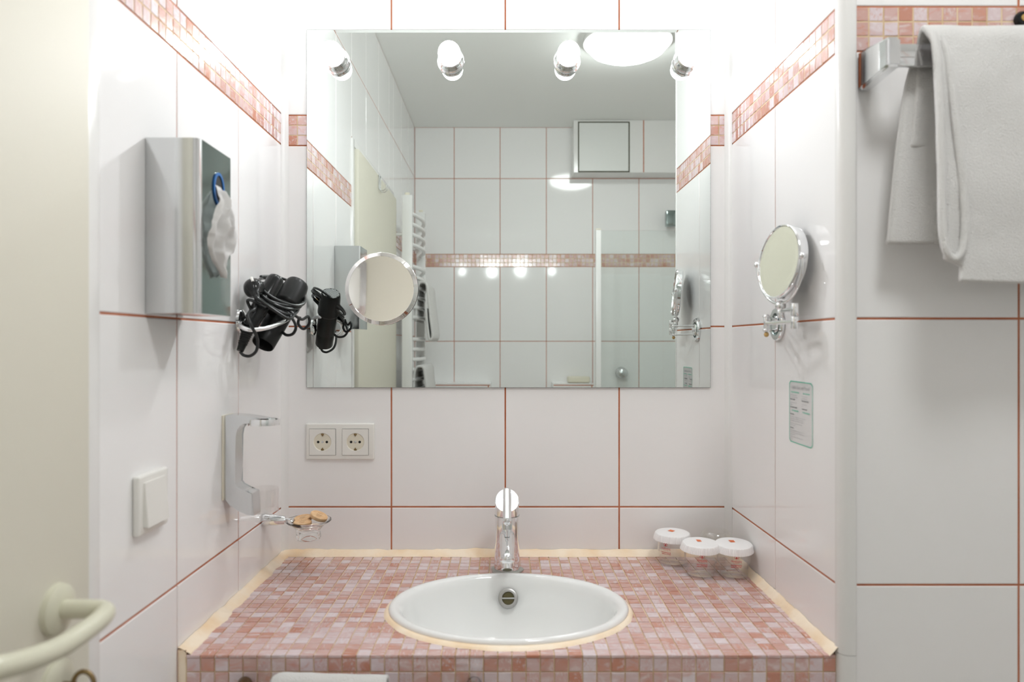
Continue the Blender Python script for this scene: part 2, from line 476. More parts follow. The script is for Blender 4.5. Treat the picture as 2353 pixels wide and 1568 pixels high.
# wall behind the camera (seen in the mirror)
wq = solid('wall_rear', [((XL-0.1, YR-0.1, 0), (XE+0.1, YR-GD, ZC))], G)
rr_ = lambda u: (u, YR)
ur = [XL, -0.277, -0.026, 0.227, 0.480, 0.733, 0.986, 1.239, XE]
RZ = [0.13, 0.53, 0.93, 1.33, 1.738]
wall_tiles(wq, rr_, (0, 1, 0), ur, RZ)
wall_tiles(wq, rr_, (0, 1, 0), ur, [1.806, 2.22, ZC])
we = solid('wall_end', [((XE, YR, 0), (XE+0.1, YB+0.1, ZC))], G)
wall_tiles(we, lambda u: (XE, u), (-1, 0, 0), [YF, 0.82, 0.57, 0.32, 0.07, -0.18, -0.43, YR], [0.155, 0.556, Z1, Z2, ZB0, ZB1, Z3, ZC], d=0.0016)
# sand-coloured bedding under each mosaic band and its pieces
def bed(parent, lo, hi):
    bm = nbm(); box(bm, lo, hi); return obj('band_grout', bm, M['grout_pale'], parent, smooth=False)
e = 0.0007
bed(wb, (XL, YB+e, ZB0+0.001), (XR, YB+0.004, ZB1-0.001))
bed(wl, (XL-0.004, DY1, ZB0+0.001), (XL-e, YB, ZB1-0.001)); bed(wl, (XL-0.004, YR, ZB0+0.001), (XL-e, DY0, ZB1-0.001))
bed(wr, (XR+e, 1.073, ZB0+0.001), (XR+0.004, YB, ZB1-0.001))
bed(wf, (XF, YF+e, ZB0+0.001), (XE, YF+0.004, ZB1-0.001))
bed(wq, (XL, YR-0.004, 1.739), (XE, YR-e, 1.805))
mosaic_band(wb, bk, (0, -1, 0), XL+0.010, -0.43, ZB0)
mosaic_band(wb, bk, (0, -1, 0), XR-0.003, 0.445, ZB0)
mosaic_band(wl, lf, (1, 0, 0), YB-0.012, DY1, ZB0)
mosaic_band(wl, lf, (1, 0, 0), DY0, YR, ZB0, joined=True)
mosaic_band(wr, rt, (-1, 0, 0), YB-0.012, 1.072, ZB0)
mosaic_band(wf, ft, (0, -1, 0), XF-0.001, XE, ZB0)
mosaic_band(wq, rr_, (0, 1, 0), XL, XE, 1.7385, joined=True)
# ceiling, floor, lowered soffit over the niche
solid('ceiling', [((XL-0.1, YR-0.1, ZC), (XE+0.1, YB+0.1, ZC+0.08))], M['plaster'])
solid('floor', [((XL-0.1, YR-0.1, -0.08), (XE+0.1, YB+0.1, 0))], M['floor'])
solid('wall_lintel', [((XL, 1.072, Z3+0.001), (XR, YB, ZC))], M['plaster'])
# white silicone in the two back corners, rounded corner trim on the right
def corner_bead(name, x, s, z0, z1):
    bm = nbm(); pl = [(0, 0), (0.013, 0), (0.0065, 0.003), (0.003, 0.0065), (0, 0.013)]
    prism(bm, pl, lambda a, b, d: Vector((x+s*a, YB-b, d)), z0, z1)
    return struct(obj(name, bm, M['silicone']))
corner_bead('trim_1', XL, 1, 0.85, Z3); corner_bead('trim_2', XR, -1, 0.85, Z3)
def corner_trim(name, z0, z1):
    bm = nbm(); x0, x1, y0, y1 = XR-0.002, XF-0.0022, 1.0555, 1.0745
    r = 0.015; pl = [(x0, y1)]
    for k in range(9):
        t = R(180+90*k/8); pl.append((x0+r+r*math.cos(t), y0+r+r*math.sin(t)))
    pl += [(x1-0.006, y0)]
    for k in range(1, 5):
        t = R(-90+90*k/4); pl.append((x1-0.006+0.006*math.cos(t), y0+0.006+0.006*math.sin(t)))
    pl += [(x1, y1)]
    prism(bm, pl, lambda a, b, d: Vector((a, b, d)), z0, z1)
    return struct(obj(name, bm, M['trim'], auto=30))
corner_trim('trim_3', 0.8560, ZC); corner_trim('trim_4', 0.0, 0.8552)
solid('trim_5', [((XF-0.0021, YF-0.0002, 0), (XF-0.0001, YF+GD, ZC))], G)

# ------------------------------------------------------------------ door in the left wall
door = bpy.data.objects.new('door_1', None); door.location = (XL, 0.43, 0); link(door); door['kind'] = 'structure'
bm = nbm(); box(bm, (-0.517, DY0+0.012, 0.008), (-0.478, DY1-0.042, 1.957), 0.004); dl = obj('door_leaf', bm, M['cream'], door)
bm = nbm()
box(bm, (XL-0.08, DY1-0.030, 0), (XL+0.004, DY1-0.002, 1.983), 0.002)
box(bm, (XL-0.08, DY0+0.001, 0), (XL+0.004, DY0+0.010, 1.983), 0.002)
box(bm, (XL-0.08, DY0+0.010, 1.960), (XL+0.004, DY1-0.030, 1.983), 0.002)
obj('door_frame', bm, M['trim'], door)
bm = nbm(); box(bm, (XL-0.09, DY0+0.01, 0), (XL-0.075, DY1-0.03, 1.96)); obj('gap_shade_panel', bm, M['door_gap_shade'], door, smooth=False)  # dark panel behind the leaf, its colour standing in for gap shade
hx, hy, hz = -0.478, 0.757, 1.037
bm = nbm()
pts = smooth_path([(hx+0.004, hy, hz), (hx+0.035, hy, hz), (hx+0.053, hy-0.004, hz), (hx+0.062, hy-0.020, hz),
                   (hx+0.064, hy-0.05, hz-0.001), (hx+0.064, hy-0.095, hz), (hx+0.064, hy-0.14, hz+0.008), (hx+0.062, hy-0.18, hz+0.018), (hx+0.050, hy-0.195, hz+0.018)], 8)
tube(bm, pts, 0.0100, 18)
dh = obj('door_handle', bm, M['cream_handle'], door)
bm = nbm(); lathe(bm, [(0, 0.010), (0.013, 0.010), (0.021, 0.009), (0.026, 0.006), (0.027, 0.0), (0, 0)], (hx, hy, hz), (1, 0, 0), 40)
obj('rosette', bm, M['cream_handle'], dh)
bm = nbm(); lathe(bm, [(0, 0.008), (0.013, 0.008), (0.021, 0.007), (0.026, 0.004), (0.027, 0.0), (0, 0)], (hx, hy, 0.957), (1, 0, 0), 40)
obj('key_rosette', bm, M['cream_handle'], door)
t = thing('key', 'small dark brass key standing in the lock of the cream door', 'key', (hx+0.02, hy, 0.957))
bm = nbm(); cyl(bm, (hx+0.0085, hy, 0.957), (hx+0.021, hy, 0.957), 0.0028)
obj('shank', bm, M['brass'], t)
bm = nbm(); tube(bm, [(hx+0.030+0.011*math.cos(a*R(15)), hy, 0.957+0.0135*math.sin(a*R(15))) for a in range(24)], 0.0026, 8, closed=True)
obj('bow', bm, M['brass'], t)
t = thing('door_hook', 'thin wire hook on the upper door face, seen in the mirror', 'hook', (-0.476, 0.46, 1.93))
bm = nbm(); tube(bm, smooth_path([(-0.4745, 0.46, 1.955), (-0.4745, 0.46, 1.905), (-0.462, 0.46, 1.897), (-0.45, 0.46, 1.905), (-0.447, 0.46, 1.92)], 5), 0.002, 8)
tube(bm, smooth_path([(-0.4745, 0.43, 1.955), (-0.4745, 0.43, 1.905), (-0.462, 0.43, 1.897), (-0.45, 0.43, 1.905), (-0.447, 0.43, 1.92)], 5), 0.002, 8)
tube(bm, [(-0.4745, 0.425, 1.955), (-0.4745, 0.465, 1.955)], 0.002, 8)
obj('wire', bm, M['chrome_soft'], t)

# ------------------------------------------------------------------ mosaic vanity counter
CZ = 0.850
SX, SY, SA, SB = 0.0065, 1.257, 0.2105, 0.1640      # centre and semi-axes of the basin rim
vc = thing('vanity_counter', 'pink glass mosaic vanity counter with tiled front edge, filling the niche', 'counter', (0, 1.07, CZ))
bm = nbm()
n = 64; xin, yin = SA*0.93, SB*0.93
x0, x1, y0, y1 = XL+0.001, XR-0.001, YF+0.003, YB-0.001
def rect_pt(t):
    c, s = math.cos(t), math.sin(t)
    k = min((x1-SX)/c if c > 1e-9 else ((x0-SX)/c if c < -1e-9 else 9e9), (y1-SY)/s if s > 1e-9 else ((y0-SY)/s if s < -1e-9 else 9e9))
    return (SX+c*k, SY+s*k)
angs = [2*math.pi*k/n for k in range(n)]
for cx, cy in ((x0, y0), (x1, y0), (x1, y1), (x0, y1)): angs.append(math.atan2(cy-SY, cx-SX) % (2*math.pi))
angs = sorted(angs)
zt, zb = CZ-0.0008, CZ-0.045
inn = [(SX+xin*math.cos(a), SY+yin*math.sin(a)) for a in angs]; out = [rect_pt(a) for a in angs]
V = {}
for nm, pl, z in (('it', inn, zt), ('ot', out, zt), ('ib', inn, zb), ('ob', out, zb)):
    V[nm] = [bm.verts.new((p[0], p[1], z)) for p in pl]
N_ = len(angs)
for i in range(N_):
    j = (i+1) % N_
    bm.faces.new((V['it'][i], V['ot'][i], V['ot'][j], V['it'][j])); bm.faces.new((V['ib'][i], V['ib'][j], V['ob'][j], V['ob'][i]))
    bm.faces.new((V['it'][i], V['it'][j], V['ib'][j], V['ib'][i])); bm.faces.new((V['ot'][i], V['ob'][i], V['ob'][j], V['ot'][j]))
obj('slab', bm, M['grout_pale'], vc, smooth=False)
bm = nbm(); box(bm, (XL+0.012, YF+0.0033, 0.66), (XR-0.001, YF+0.03, CZ-0.0455)); box(bm, (XL+0.012, YF+0.0018, 0.66), (XR-0.001, YF+0.0032, CZ-0.003))
obj('apron', bm, M['grout_pale'], vc, smooth=False)
CP = 0.0213; TS = CP-0.0017
cx0 = XL+0.0145
ncol = int((XR-0.010-cx0)/CP)+1
xs = [cx0+i*CP for i in range(ncol)]
cells = []
for j in range(24):
    yy = YF+j*CP
    for i, xx in enumerate(xs):
        xa, xb, ya, yb = xx, min(xx+TS, XR-0.004), yy-0.0005, min(yy+TS, YB-0.009)
        if xb-xa < 0.004 or yb-ya < 0.004: continue
        q = [(xa, ya), (xb, ya), (xb, yb), (xa, yb)]
        el = lambda p, k=1.0: ((p[0]-SX)/(SA*k))**2+((p[1]-SY)/(SB*k))**2
        lim = 0.955
        ins = [el(p, lim) < 1 for p in q]
        if all(ins): continue
        whole = True
        if any(ins):
            whole = False
            c = (sum(p[0] for p in q)/4, sum(p[1] for p in q)/4)
            t = math.atan2((c[1]-SY)/SB, (c[0]-SX)/SA); a, b = SA*lim, SB*lim
            pt = (SX+a*math.cos(t), SY+b*math.sin(t)); nr = Vector((math.cos(t)/a, math.sin(t)/b)).normalized()
            dd = lambda p: (p[0]-pt[0])*nr[0]+(p[1]-pt[1])*nr[1]
            o2 = []
            for k in range(len(q)):
                P0, P1 = q[k], q[(k+1) % len(q)]; d0, d1 = dd(P0), dd(P1)
                if d0 >= 0: o2.append(P0)
                if (d0 >= 0) != (d1 >= 0):
                    s = d0/(d0-d1); o2.append((P0[0]+(P1[0]-P0[0])*s, P0[1]+(P1[1]-P0[1])*s))
            q = o2
            if len(q) < 3: continue
        cells.append((j, q, whole))
NAP = 2*ncol; budget = 300-NAP
bmj = nbm(); lay = bmj.loops.layers.color.new('rnd')
cnt = 0
for (j, q, whole) in cells:
    xa, xb = min(p[0] for p in q), max(p[0] for p in q); ya, yb = min(p[1] for p in q), max(p[1] for p in q)
    if whole and cnt < budget and (xb-xa) > 0.01:
        cnt += 1
        me = tile_mesh(xb-xa, yb-ya, 0.004, 0.0007, 'mosaic_tile', M['mosaic'])
        place_tile(me, 'mosaic_tile', vc, ((xa+xb)/2, (ya+yb)/2, CZ+0.0008), (0, 0, 1), (0, 1, 0), tilt=0.008)
    else:
        z = CZ+0.0008+random.gauss(0, 0.0001); tx, ty = random.gauss(0, 0.008), random.gauss(0, 0.008)
        cxq, cyq = (xa+xb)/2, (ya+yb)/2
        piece(bmj, lay, [Vector((p[0], p[1], z+(p[0]-cxq)*tx+(p[1]-cyq)*ty)) for p in q], Vector((0, 0, 1)), 0.003, random.random())
for i, xx in enumerate(xs):
    xb = min(xx+TS, XR-0.003)
    if xb-xx < 0.004: continue
    for r_ in range(7):
        z1_ = CZ-0.0045-r_*CP; zc_ = z1_-TS/2
        if r_ < 2:
            place_tile(tile_mesh(xb-xx, TS, 0.004, 0.0007, 'mosaic_tile', M['mosaic']), 'mosaic_tile', vc, ((xx+xb)/2, YF+0.0004, zc_), (0, -1, 0), tilt=0.010)
        else:
            piece(bmj, lay, [Vector((a, YF+0.0004, b)) for a, b in ((xx, z1_-TS), (xb, z1_-TS), (xb, z1_), (xx, z1_))], Vector((0, -1, 0)), 0.003, random.random())
o = obj('mosaic_field', bmj, M['mosaic'], vc, smooth=False); o['kind'] = 'stuff'
# peach sealant fillets along the walls
def fillet(name, path, inward, parent, w=0.011, h=0.010, seed=0, m='sealant', amp=0.28):
    bm = nbm(); rows = []
    P = [Vector(p) for p in path]
    for i, p in enumerate(P):
        k = 1+amp*noise.noise(Vector((seed, p.x*22, p.y*22)))+0.5*amp*noise.noise(Vector((seed+9, p.x*90, p.y*90)))
        iw = Vector(inward[i] if isinstance(inward, list) else inward)
        rows.append([bm.verts.new(p+Vector((0, 0, h*k))), bm.verts.new(p+iw*(w*0.22)+Vector((0, 0, h*k*0.93))),
                     bm.verts.new(p+iw*(w*0.55*k)+Vector((0, 0, h*0.48))), bm.verts.new(p+iw*(w*k*0.9)+Vector((0, 0, 0.0022))),
                     bm.verts.new(p+iw*(w*k))])
    for a, b in zip(rows[:-1], rows[1:]):
        for k in range(4): bm.faces.new((a[k], b[k], b[k+1], a[k+1]))
    for rw in (rows[0], rows[-1]): bm.faces.new(rw)
    return obj(name, bm, M[m], parent, auto=80)
def lin(a, b, n): return [tuple(a[k]+(b[k]-a[k])*i/n for k in range(3)) for i in range(n+1)]
zs_ = CZ+0.0006
fillet('sealant', lin((XL+0.0005, YB-0.0005, zs_), (XR-0.0005, YB-0.0005, zs_), 90), (0, -1, 0), vc, 0.019, 0.012, 1)
fillet('sealant', lin((XL+0.0005, YF+0.0008, zs_), (XL+0.0005, YB-0.001, zs_), 60), (1, 0, 0), vc, 0.0185, 0.010, 2)
fillet('sealant', lin((XR-0.0005, YF-0.004, zs_), (XR-0.0005, YB-0.001, zs_), 60), (-1, 0, 0), vc, 0.0125, 0.013, 3)
bm = nbm(); prism(bm, [(0, 0), (0.0125, 0), (0.0125, -0.0025), (0.006, -0.0045), (0, -0.003)], lambda a, b, d: Vector((XL+0.0004+a, YF+0.0045+b, d)), 0.66, CZ+0.0075)
obj('sealant', bm, M['sealant'], vc)
bm = nbm(); nn = 160; rows = []
for k in range(nn):
    a = 2*math.pi*k/nn; c, s = math.cos(a), math.sin(a)
    f = 0.75+0.4*max(0, -s)+0.25*noise.noise(Vector((c*6, s*6, 4)))
    nr = Vector((c/SA, s/SB, 0)).normalized(); p = Vector((SX+SA*c, SY+SB*s, 0))
    rows.append([bm.verts.new(p-nr*0.004+Vector((0, 0, CZ+0.0055))), bm.verts.new(p+nr*(0.002)+Vector((0, 0, CZ+0.0052))),
                 bm.verts.new(p+nr*(0.006*f)+Vector((0, 0, CZ+0.0036))), bm.verts.new(p+nr*(0.0092*f)+Vector((0, 0, CZ+0.0006)))])
for k in range(nn):
    a, b = rows[k], rows[(k+1) % nn]
    for q in range(3): bm.faces.new((a[q], b[q], b[q+1], a[q+1]))
obj('sealant_ring', bm, M['sealant'], vc, auto=80)

# basin
bs = thing('washbasin', 'white oval porcelain basin set into the pink mosaic counter', 'sink', (SX, SY, CZ))
bm = nbm()
prof = [(0.985, 0.0035), (1.0, 0.0050), (1.0, 0.0075), (0.990, 0.0105), (0.972, 0.0125), (0.945, 0.0125), (0.918, 0.010), (0.898, 0.005), (0.882, -0.004),
        (0.866, -0.018), (0.845, -0.034), (0.810, -0.056), (0.755, -0.080), (0.67, -0.101), (0.55, -0.117), (0.40, -0.127), (0.22, -0.132), (0.11, -0.134)]
sg = 96; rings = []
for (s, h) in prof:
    rings.append([bm.verts.new((SX+SA*s*math.cos(2*math.pi*k/sg), SY+SB*s*math.sin(2*math.pi*k/sg), CZ+h)) for k in range(sg)])
for A, B in zip(rings[:-1], rings[1:]):
    for k in range(sg): bm.faces.new((A[k], A[(k+1) % sg], B[(k+1) % sg], B[k]))
o = obj('bowl', bm, M['porcelain'], bs, auto=89)
bm = nbm(); lathe(bm, [(0, -0.1355), (0.008, -0.1355), (0.018, -0.1345), (0.0215, -0.1325), (0.0240, -0.1320), (0.0255, -0.1350), (0, -0.15)], (SX, SY, CZ), (0, 0, 1), 40)
obj('drain', bm, M['chrome'], bs)
ov = Vector((SX, 1.3888, 0.8215)); on = Vector((0, -0.90, 0.44)).normalized()
bm = nbm(); lathe(bm, [(0.0118, -0.004), (0.0118, 0.0022), (0.0124, 0.0030), (0.0165, 0.0034), (0.0185, 0.0025), (0.0192, 0.0), (0.0192, -0.004)], ov, on, 48)
uo, vo, _ = basis(on)
ovf = obj('overflow_ring', bm, M['dull_chrome'], bs)
bm = nbm(); cyl(bm, ov+Vector((-0.013, 0, 0))+on*0.0012, ov+Vector((0.013, 0, 0))+on*0.0012, 0.0017, seg=10); obj('overflow_bar', bm, M['dull_chrome'], bs)
bm = nbm(); lathe(bm, [(0, 0.0004), (0.0130, 0.0004), (0.013, -0.003), (0, -0.003)], ov, on, 32); obj('overflow_hole', bm, M['hollow_shade'], bs)

# ------------------------------------------------------------------ tap
TX, TY = 0.0045, 1.468
tp = thing('basin_tap', 'chrome single-lever mixer tap behind the basin', 'tap', (TX, TY, CZ))
bm = nbm(); lathe(bm, [(0, 0.0), (0.0330, 0.0), (0.0325, 0.0025), (0.028, 0.0045), (0, 0.0045)], (TX, TY, CZ+0.0014), (0, 0, 1), 48, fn=lambda r, h, t: r*(1+0.06*math.sin(5*t+1)) if r > 0.03 else r)
obj('base_seal', bm, M['gasket'], tp)
bm = nbm(); lathe(bm, [(0, 0.004), (0.0262, 0.004), (0.0266, 0.007), (0.0254, 0.060), (0.0248, 0.113), (0.0246, 0.1145), (0.0236, 0.1150), (0, 0.115)], (TX, TY, CZ), (0, 0, 1), 64)
obj('body', bm, M['chrome'], tp)
# lever cap: cylinder cut by a slanted plane facing the user
bm = nbm(); sg = 64; lo, hi, hi2 = [], [], []
for k in range(sg):
    a = 2*math.pi*k/sg; c, s = math.cos(a), math.sin(a); r = 0.0247
    lo.append(bm.verts.new((TX+r*c, TY+r*s, CZ+0.1158)))
    z = CZ+0.1465+0.018*s
    hi.append(bm.verts.new((TX+r*c, TY+r*s, z-0.0015))); hi2.append(bm.verts.new((TX+(r-0.0015)*c, TY+(r-0.0015)*s, z)))
for k in range(sg):
    j = (k+1) % sg
    bm.faces.new((lo[k], lo[j], hi[j], hi[k])); bm.faces.new((hi[k], hi[j], hi2[j], hi2[k]))
bm.faces.new(hi2); bm.faces.new(lo[::-1])
lc = obj('lever_cap', bm, M['chrome'], tp)
bm = nbm()
tube(bm, [(TX, TY+0.017, CZ+0.160), (TX, TY, CZ+0.149), (TX, TY-0.03, CZ+0.1315), (TX, TY-0.058, CZ+0.1165)], 0.0088, 24)
ball(bm, (TX, TY+0.017, CZ+0.160), 0.0087, 20)
ball(bm, (TX, TY-0.058, CZ+0.1165), 0.0088, 20, (1, 0.45, 1))
obj('lever', bm, M['chrome'], tp)
bm = nbm(); lathe(bm, [(0.0256, 0), (0.0256, 0.0012), (0.0225, 0.0012), (0.0225, 0)], (TX, TY, CZ+0.1146), (0, 0, 1), 48, closed=True)
obj('seam_ring', bm, M['steel_dark'], tp)
bm = nbm()
sp = smooth_path([(TX, TY-0.005, CZ+0.078), (TX, TY-0.045, CZ+0.0735), (TX, TY-0.085, CZ+0.066), (TX, TY-0.112, CZ+0.0585)], 8)
tube(bm, sp, lambda t: 0.0165-0.0035*t, 28); ball(bm, sp[-1], 0.0130, 24, (1, 0.9, 1))
obj('spout', bm, M['chrome'], tp)
nz = Vector((TX, TY-0.104, CZ+0.060)); nd = Vector((0, -0.72, -1)).normalized()
bm = nbm(); lathe(bm, [(0.0100, 0), (0.0142, 0.003), (0.0146, 0.006), (0.0136, 0.0085), (0.0115, 0.009), (0.0112, 0.024), (0.0104, 0.0255), (0.0088, 0.0255), (0.0088, 0.020)], nz, nd, 36)
obj('aerator', bm, M['chrome'], tp)
bm = nbm(); lathe(bm, [(0.0086, 0.0235), (0, 0.0225)], nz, nd, 24); obj('aerator_mesh', bm, M['hollow_shade'], tp)

# ------------------------------------------------------------------ wall mirror
MX0, MX1, MZ0, MZ1, MY = -0.4386, 0.4555, 1.2215, 2.0140, 1.5745
wm = thing('wall_mirror', 'large rectangular frameless mirror on the back wall above the tap', 'mirror', (0, YB, MZ0))
bm = nbm(); box(bm, (MX0, MY, MZ0), (MX1, YB-0.0005, MZ1), 0.0006, 1)
for f in bm.faces: f.material_index = 0 if f.normal.y < -0.9 else 1
obj('mirror_pane', bm, [M['mirror'], M['mirror_edge']], wm, smooth=False)
# round magnifying mirror stuck on it
rc = Vector((-0.2720, MY-0.004, 1.4400))
rm = thing('cosmetic_mirror', 'round magnifying mirror with a bright edge, low on the left of the large mirror', 'mirror', tuple(rc))
bm = nbm(); cR = 0.82; ro, ri = 0.0805, 0.0715
def sag(r): return r*r/(2*cR)
pr = [(0, 0.0015)]+[(ri*k/10, 0.0015+sag(ri*k/10)) for k in range(1, 11)]
lathe(bm, pr, rc, (0, -1, 0), 96); obj('magnifying_glass', bm, M['shaving_mirror'], rm)
bm = nbm(); zr = 0.0015+sag(ri); lathe(bm, [(ri, zr), (ri+0.0004, zr+0.0002), (ro-0.0006, zr-0.0030), (ro, zr-0.0036), (ro, 0.0), (0, 0)], rc, (0, -1, 0), 96)
obj('bevelled_rim', bm, M['shaving_mirror'], rm, auto=20)
bm = nbm(); cyl(bm, rc+Vector((0, 0.0002, 0)), rc+Vector((0, 0.0038, 0)), 0.03); obj('adhesive_pad', bm, M['black_plastic'], rm)
# four mirror lamps
names = ['leftmost lit mirror lamp, in the top left corner of the large mirror', 'lit mirror lamp second from the left, above the round stuck-on mirror side',
         'lit mirror lamp third from the left, beside the reflected ceiling light', 'rightmost lit mirror lamp, in the top right corner of the large mirror']
LPOS = [-0.3725, -0.1195, 0.1375, 0.4015]
first = None
for i, lx in enumerate(LPOS):
    loc = Vector((lx, MY-0.0004, 1.944))
    if first is None:
        t = thing('mirror_lamp', names[0], 'lamp', tuple(loc), 'chrome bulbs along the top of the mirror'); first = t
        bm = nbm(); lathe(bm, [(0.0, 0.0), (0.0295, 0.0), (0.0300, 0.003), (0.0270, 0.0045), (0.0262, 0.010), (0.0282, 0.0125), (0.0282, 0.016), (0.0262, 0.019), (0.0255, 0.027), (0.0235, 0.0285), (0.0225, 0.024), (0, 0.022)], loc, (0, -1, 0), 48)
        obj('lamp_holder', bm, M['chrome'], t)
        bm = nbm(); lathe(bm, [(0.0205, 0.0245), (0.0225, 0.031), (0.0240, 0.039), (0.0243, 0.046), (0.0232, 0.053), (0.0205, 0.059), (0.015, 0.0632), (0.008, 0.0652), (0, 0.0658)], loc, (0, -1, 0), 40)
        for f in bm.faces:
            if (f.calc_center_median()-loc).y < -0.0575: f.material_index = 1
        obj('bulb', bm, [M['bulb_side'], M['bulb']], t)
    else:
        t = first.copy(); t.location = loc; link(t); t['label'] = names[i]
        for ch in list(first.children):
            c = ch.copy(); link(c, t)
            if ch.name.startswith('bulb') and i in (1, 2):
                c.material_slots[1].link = 'OBJECT'; c.material_slots[1].material = M['bulb_inner']

# ------------------------------------------------------------------ tissue dispenser on the left wall
tx0, tx1, ty0, ty1, tz0, tz1 = XL+0.0005, -0.419, 0.975, 1.090, 1.361, 1.602
td = thing('tissue_dispenser', 'polished steel tissue dispenser on the left wall near the door', 'dispenser', (XL, 1.03, tz0))
bm = nbm()
r = 0.010; pl = [(tx0, ty1), (tx0, ty0)]
for k in range(7):
    a = R(-90+90*k/6); pl.append((tx1-r+r*math.cos(a), ty0+r+r*math.sin(a)))
pl += [(tx1, ty1-0.003), (tx1-0.003, ty1)]
A = [bm.verts.new((a, b, tz0)) for a, b in pl]; B = [bm.verts.new((a, b, tz1)) for a, b in pl]; n = len(pl)
for i in range(n):
    j = (i+1) % n; f = bm.faces.new((A[i], A[j], B[j], B[i]))
    if i == n-3: f.material_index = 1  # room-facing side: the dim room's reflection is put into its colour
bm.faces.new(A[::-1]); bm.faces.new(B)
obj('casing', bm, [M['steel'], M['steel_dark']], td, auto=25)
oc = Vector((tx1, 1.040, 1.545))
bm = nbm(); sg = 40
el = lambda a, b, d: [bm.verts.new((tx1+d, oc.y+a*math.cos(2*math.pi*k/sg), oc.z+b*math.sin(2*math.pi*k/sg))) for k in range(sg)]
q1, q2, q3 = el(0.019, 0.024, 0.0004), el(0.019, 0.024, 0.0022), el(0.0150, 0.020, 0.0022); q4 = el(0.0150, 0.020, 0.0005)
for a, b in ((q1, q2), (q2, q3), (q3, q4)):
    for k in range(sg): bm.faces.new((a[k], a[(k+1) % sg], b[(k+1) % sg], b[k]))
obj('slot_rim', bm, M['blue'], td)
bm = nbm(); bm.faces.new([bm.verts.new((tx1+0.0006, oc.y+0.0152*math.cos(2*math.pi*k/sg), oc.z+0.0202*math.sin(2*math.pi*k/sg))) for k in range(sg)])
obj('slot', bm, M['black_void'], td)
# tissue hanging from it
def tissue():
    bm = nbm(); U, Vn = 34, 56; g = []
    # outline (distance down, near edge y, far edge y)
    prof = [(0.0, 1.030, 1.048), (0.012, 1.026, 1.050), (0.022, 1.020, 1.054), (0.040, 1.004, 1.068), (0.062, 0.990, 1.082), (0.080, 0.986, 1.090), (0.096, 0.988, 1.086), (0.104, 0.994, 1.066), (0.118, 1.006, 1.060), (0.130, 1.022, 1.056), (0.138, 1.034, 1.044)]
    for j in range(Vn+1):
        v = j/Vn; d = 0.138*v
        for k in range(len(prof)-1):
            if prof[k][0] <= d+1e-9: p, q = prof[k], prof[k+1]
        t = min(1, (d-p[0])/(q[0]-p[0])); ya = p[1]+(q[1]-p[1])*t; yb = p[2]+(q[2]-p[2])*t
        z = oc.z+0.008-d; row = []
        for i in range(U+1):
            u = i/U
            env = min(1, v*5)
            ridge = 0.017*math.exp(-((u-0.36)/0.13)**2)+0.008*math.exp(-((u-0.80)/0.10)**2)+0.010*math.exp(-((u-0.08)/0.07)**2)
            x = tx1+0.0035+env*(ridge*(1-0.35*v)+0.006*noise.noise(Vector((u*5, v*7, 2)))+0.006*math.sin(min(1, v*1.4)*math.pi))
            if v < 0.08: x = tx1-0.001+0.06*v
            y = ya+(yb-ya)*u+0.0015*noise.noise(Vector((u*4, v*22, 6)))
            zz = z+0.004*noise.noise(Vector((u*7, v*3, 8)))*env+0.010*abs(u-0.4)*max(0, v-0.5)
            row.append(bm.verts.new((max(x, tx1+0.0012 if v > 0.1 else tx1-0.001), y, zz)))
        g.append(row)
    for j in range(Vn):
        for i in range(U): bm.faces.new((g[j][i], g[j][i+1], g[j+1][i+1], g[j+1][i]))
    return bm
o = obj('tissue', tissue(), M['tissue']); tag(o, 'crumpled white tissue hanging out of the steel dispenser', 'tissue')

# ------------------------------------------------------------------ hair dryer holder
hh = thing('dryer_holder', 'chrome ring holder on the left wall carrying the black hair dryer', 'holder', (XL, 1.325, 1.361))
bm = nbm(); lathe(bm, [(0, 0.010), (0.008, 0.0098), (0.016, 0.008), (0.0215, 0.0045), (0.0225, 0.0), (0, 0)], (XL+0.0004, 1.325, 1.361), (1, 0, 0), 40)
obj('rosette', bm, M['chrome'], hh)
ring = smooth_path([(-0.484, 1.333, 1.370), (-0.477, 1.365, 1.377), (-0.470, 1.396, 1.382), (-0.448, 1.414, 1.384), (-0.424, 1.403, 1.380), (-0.412, 1.372, 1.372), (-0.417, 1.325, 1.358),
                    (-0.433, 1.285, 1.347), (-0.455, 1.266, 1.344), (-0.473, 1.275, 1.350), (-0.481, 1.295, 1.356), (-0.484, 1.316, 1.358)], 8)
bm = nbm(); tube(bm, ring, 0.0040, 14); obj('ring', bm, M['chrome'], hh)
# hair dryer
hd = thing('hair_dryer', 'black folding hair dryer wrapped in its own cord, hanging in the chrome ring', 'hair dryer', (-0.44, 1.37, 1.32))
T_, B_ = Vector((-0.4180, 1.4370, 1.4400)), Vector((-0.4580, 1.3460, 1.3170))
L_ = (T_-B_).length; ax = (T_-B_).normalized()
bm = nbm(); lathe(bm, [(0.0192, 0.004), (0.0205, 0.0), (0.0215, 0.002), (0.0222, 0.036), (0.0222, 0.040), (0.0226, 0.041), (0.0230, 0.080), (0.0228, 0.098)], B_, ax, 40)
lathe(bm, [(0.0192, 0.004), (0.0185, 0.03), (0.0, 0.032)], B_, ax, 40, mi=1)
obj('barrel', bm, [M['black_plastic'], M['black_void']], hd)
bm = nbm(); lathe(bm, [(0.0228, 0.096), (0.0262, 0.100), (0.0265, 0.104), (0.0240, L_-0.010), (0.0228, L_-0.003), (0.0212, L_), (0.0206, L_-0.001), (0, L_-0.001)], B_, ax, 40)
obj('motor_housing', bm, M['black_plastic'], hd)
bm = nbm()
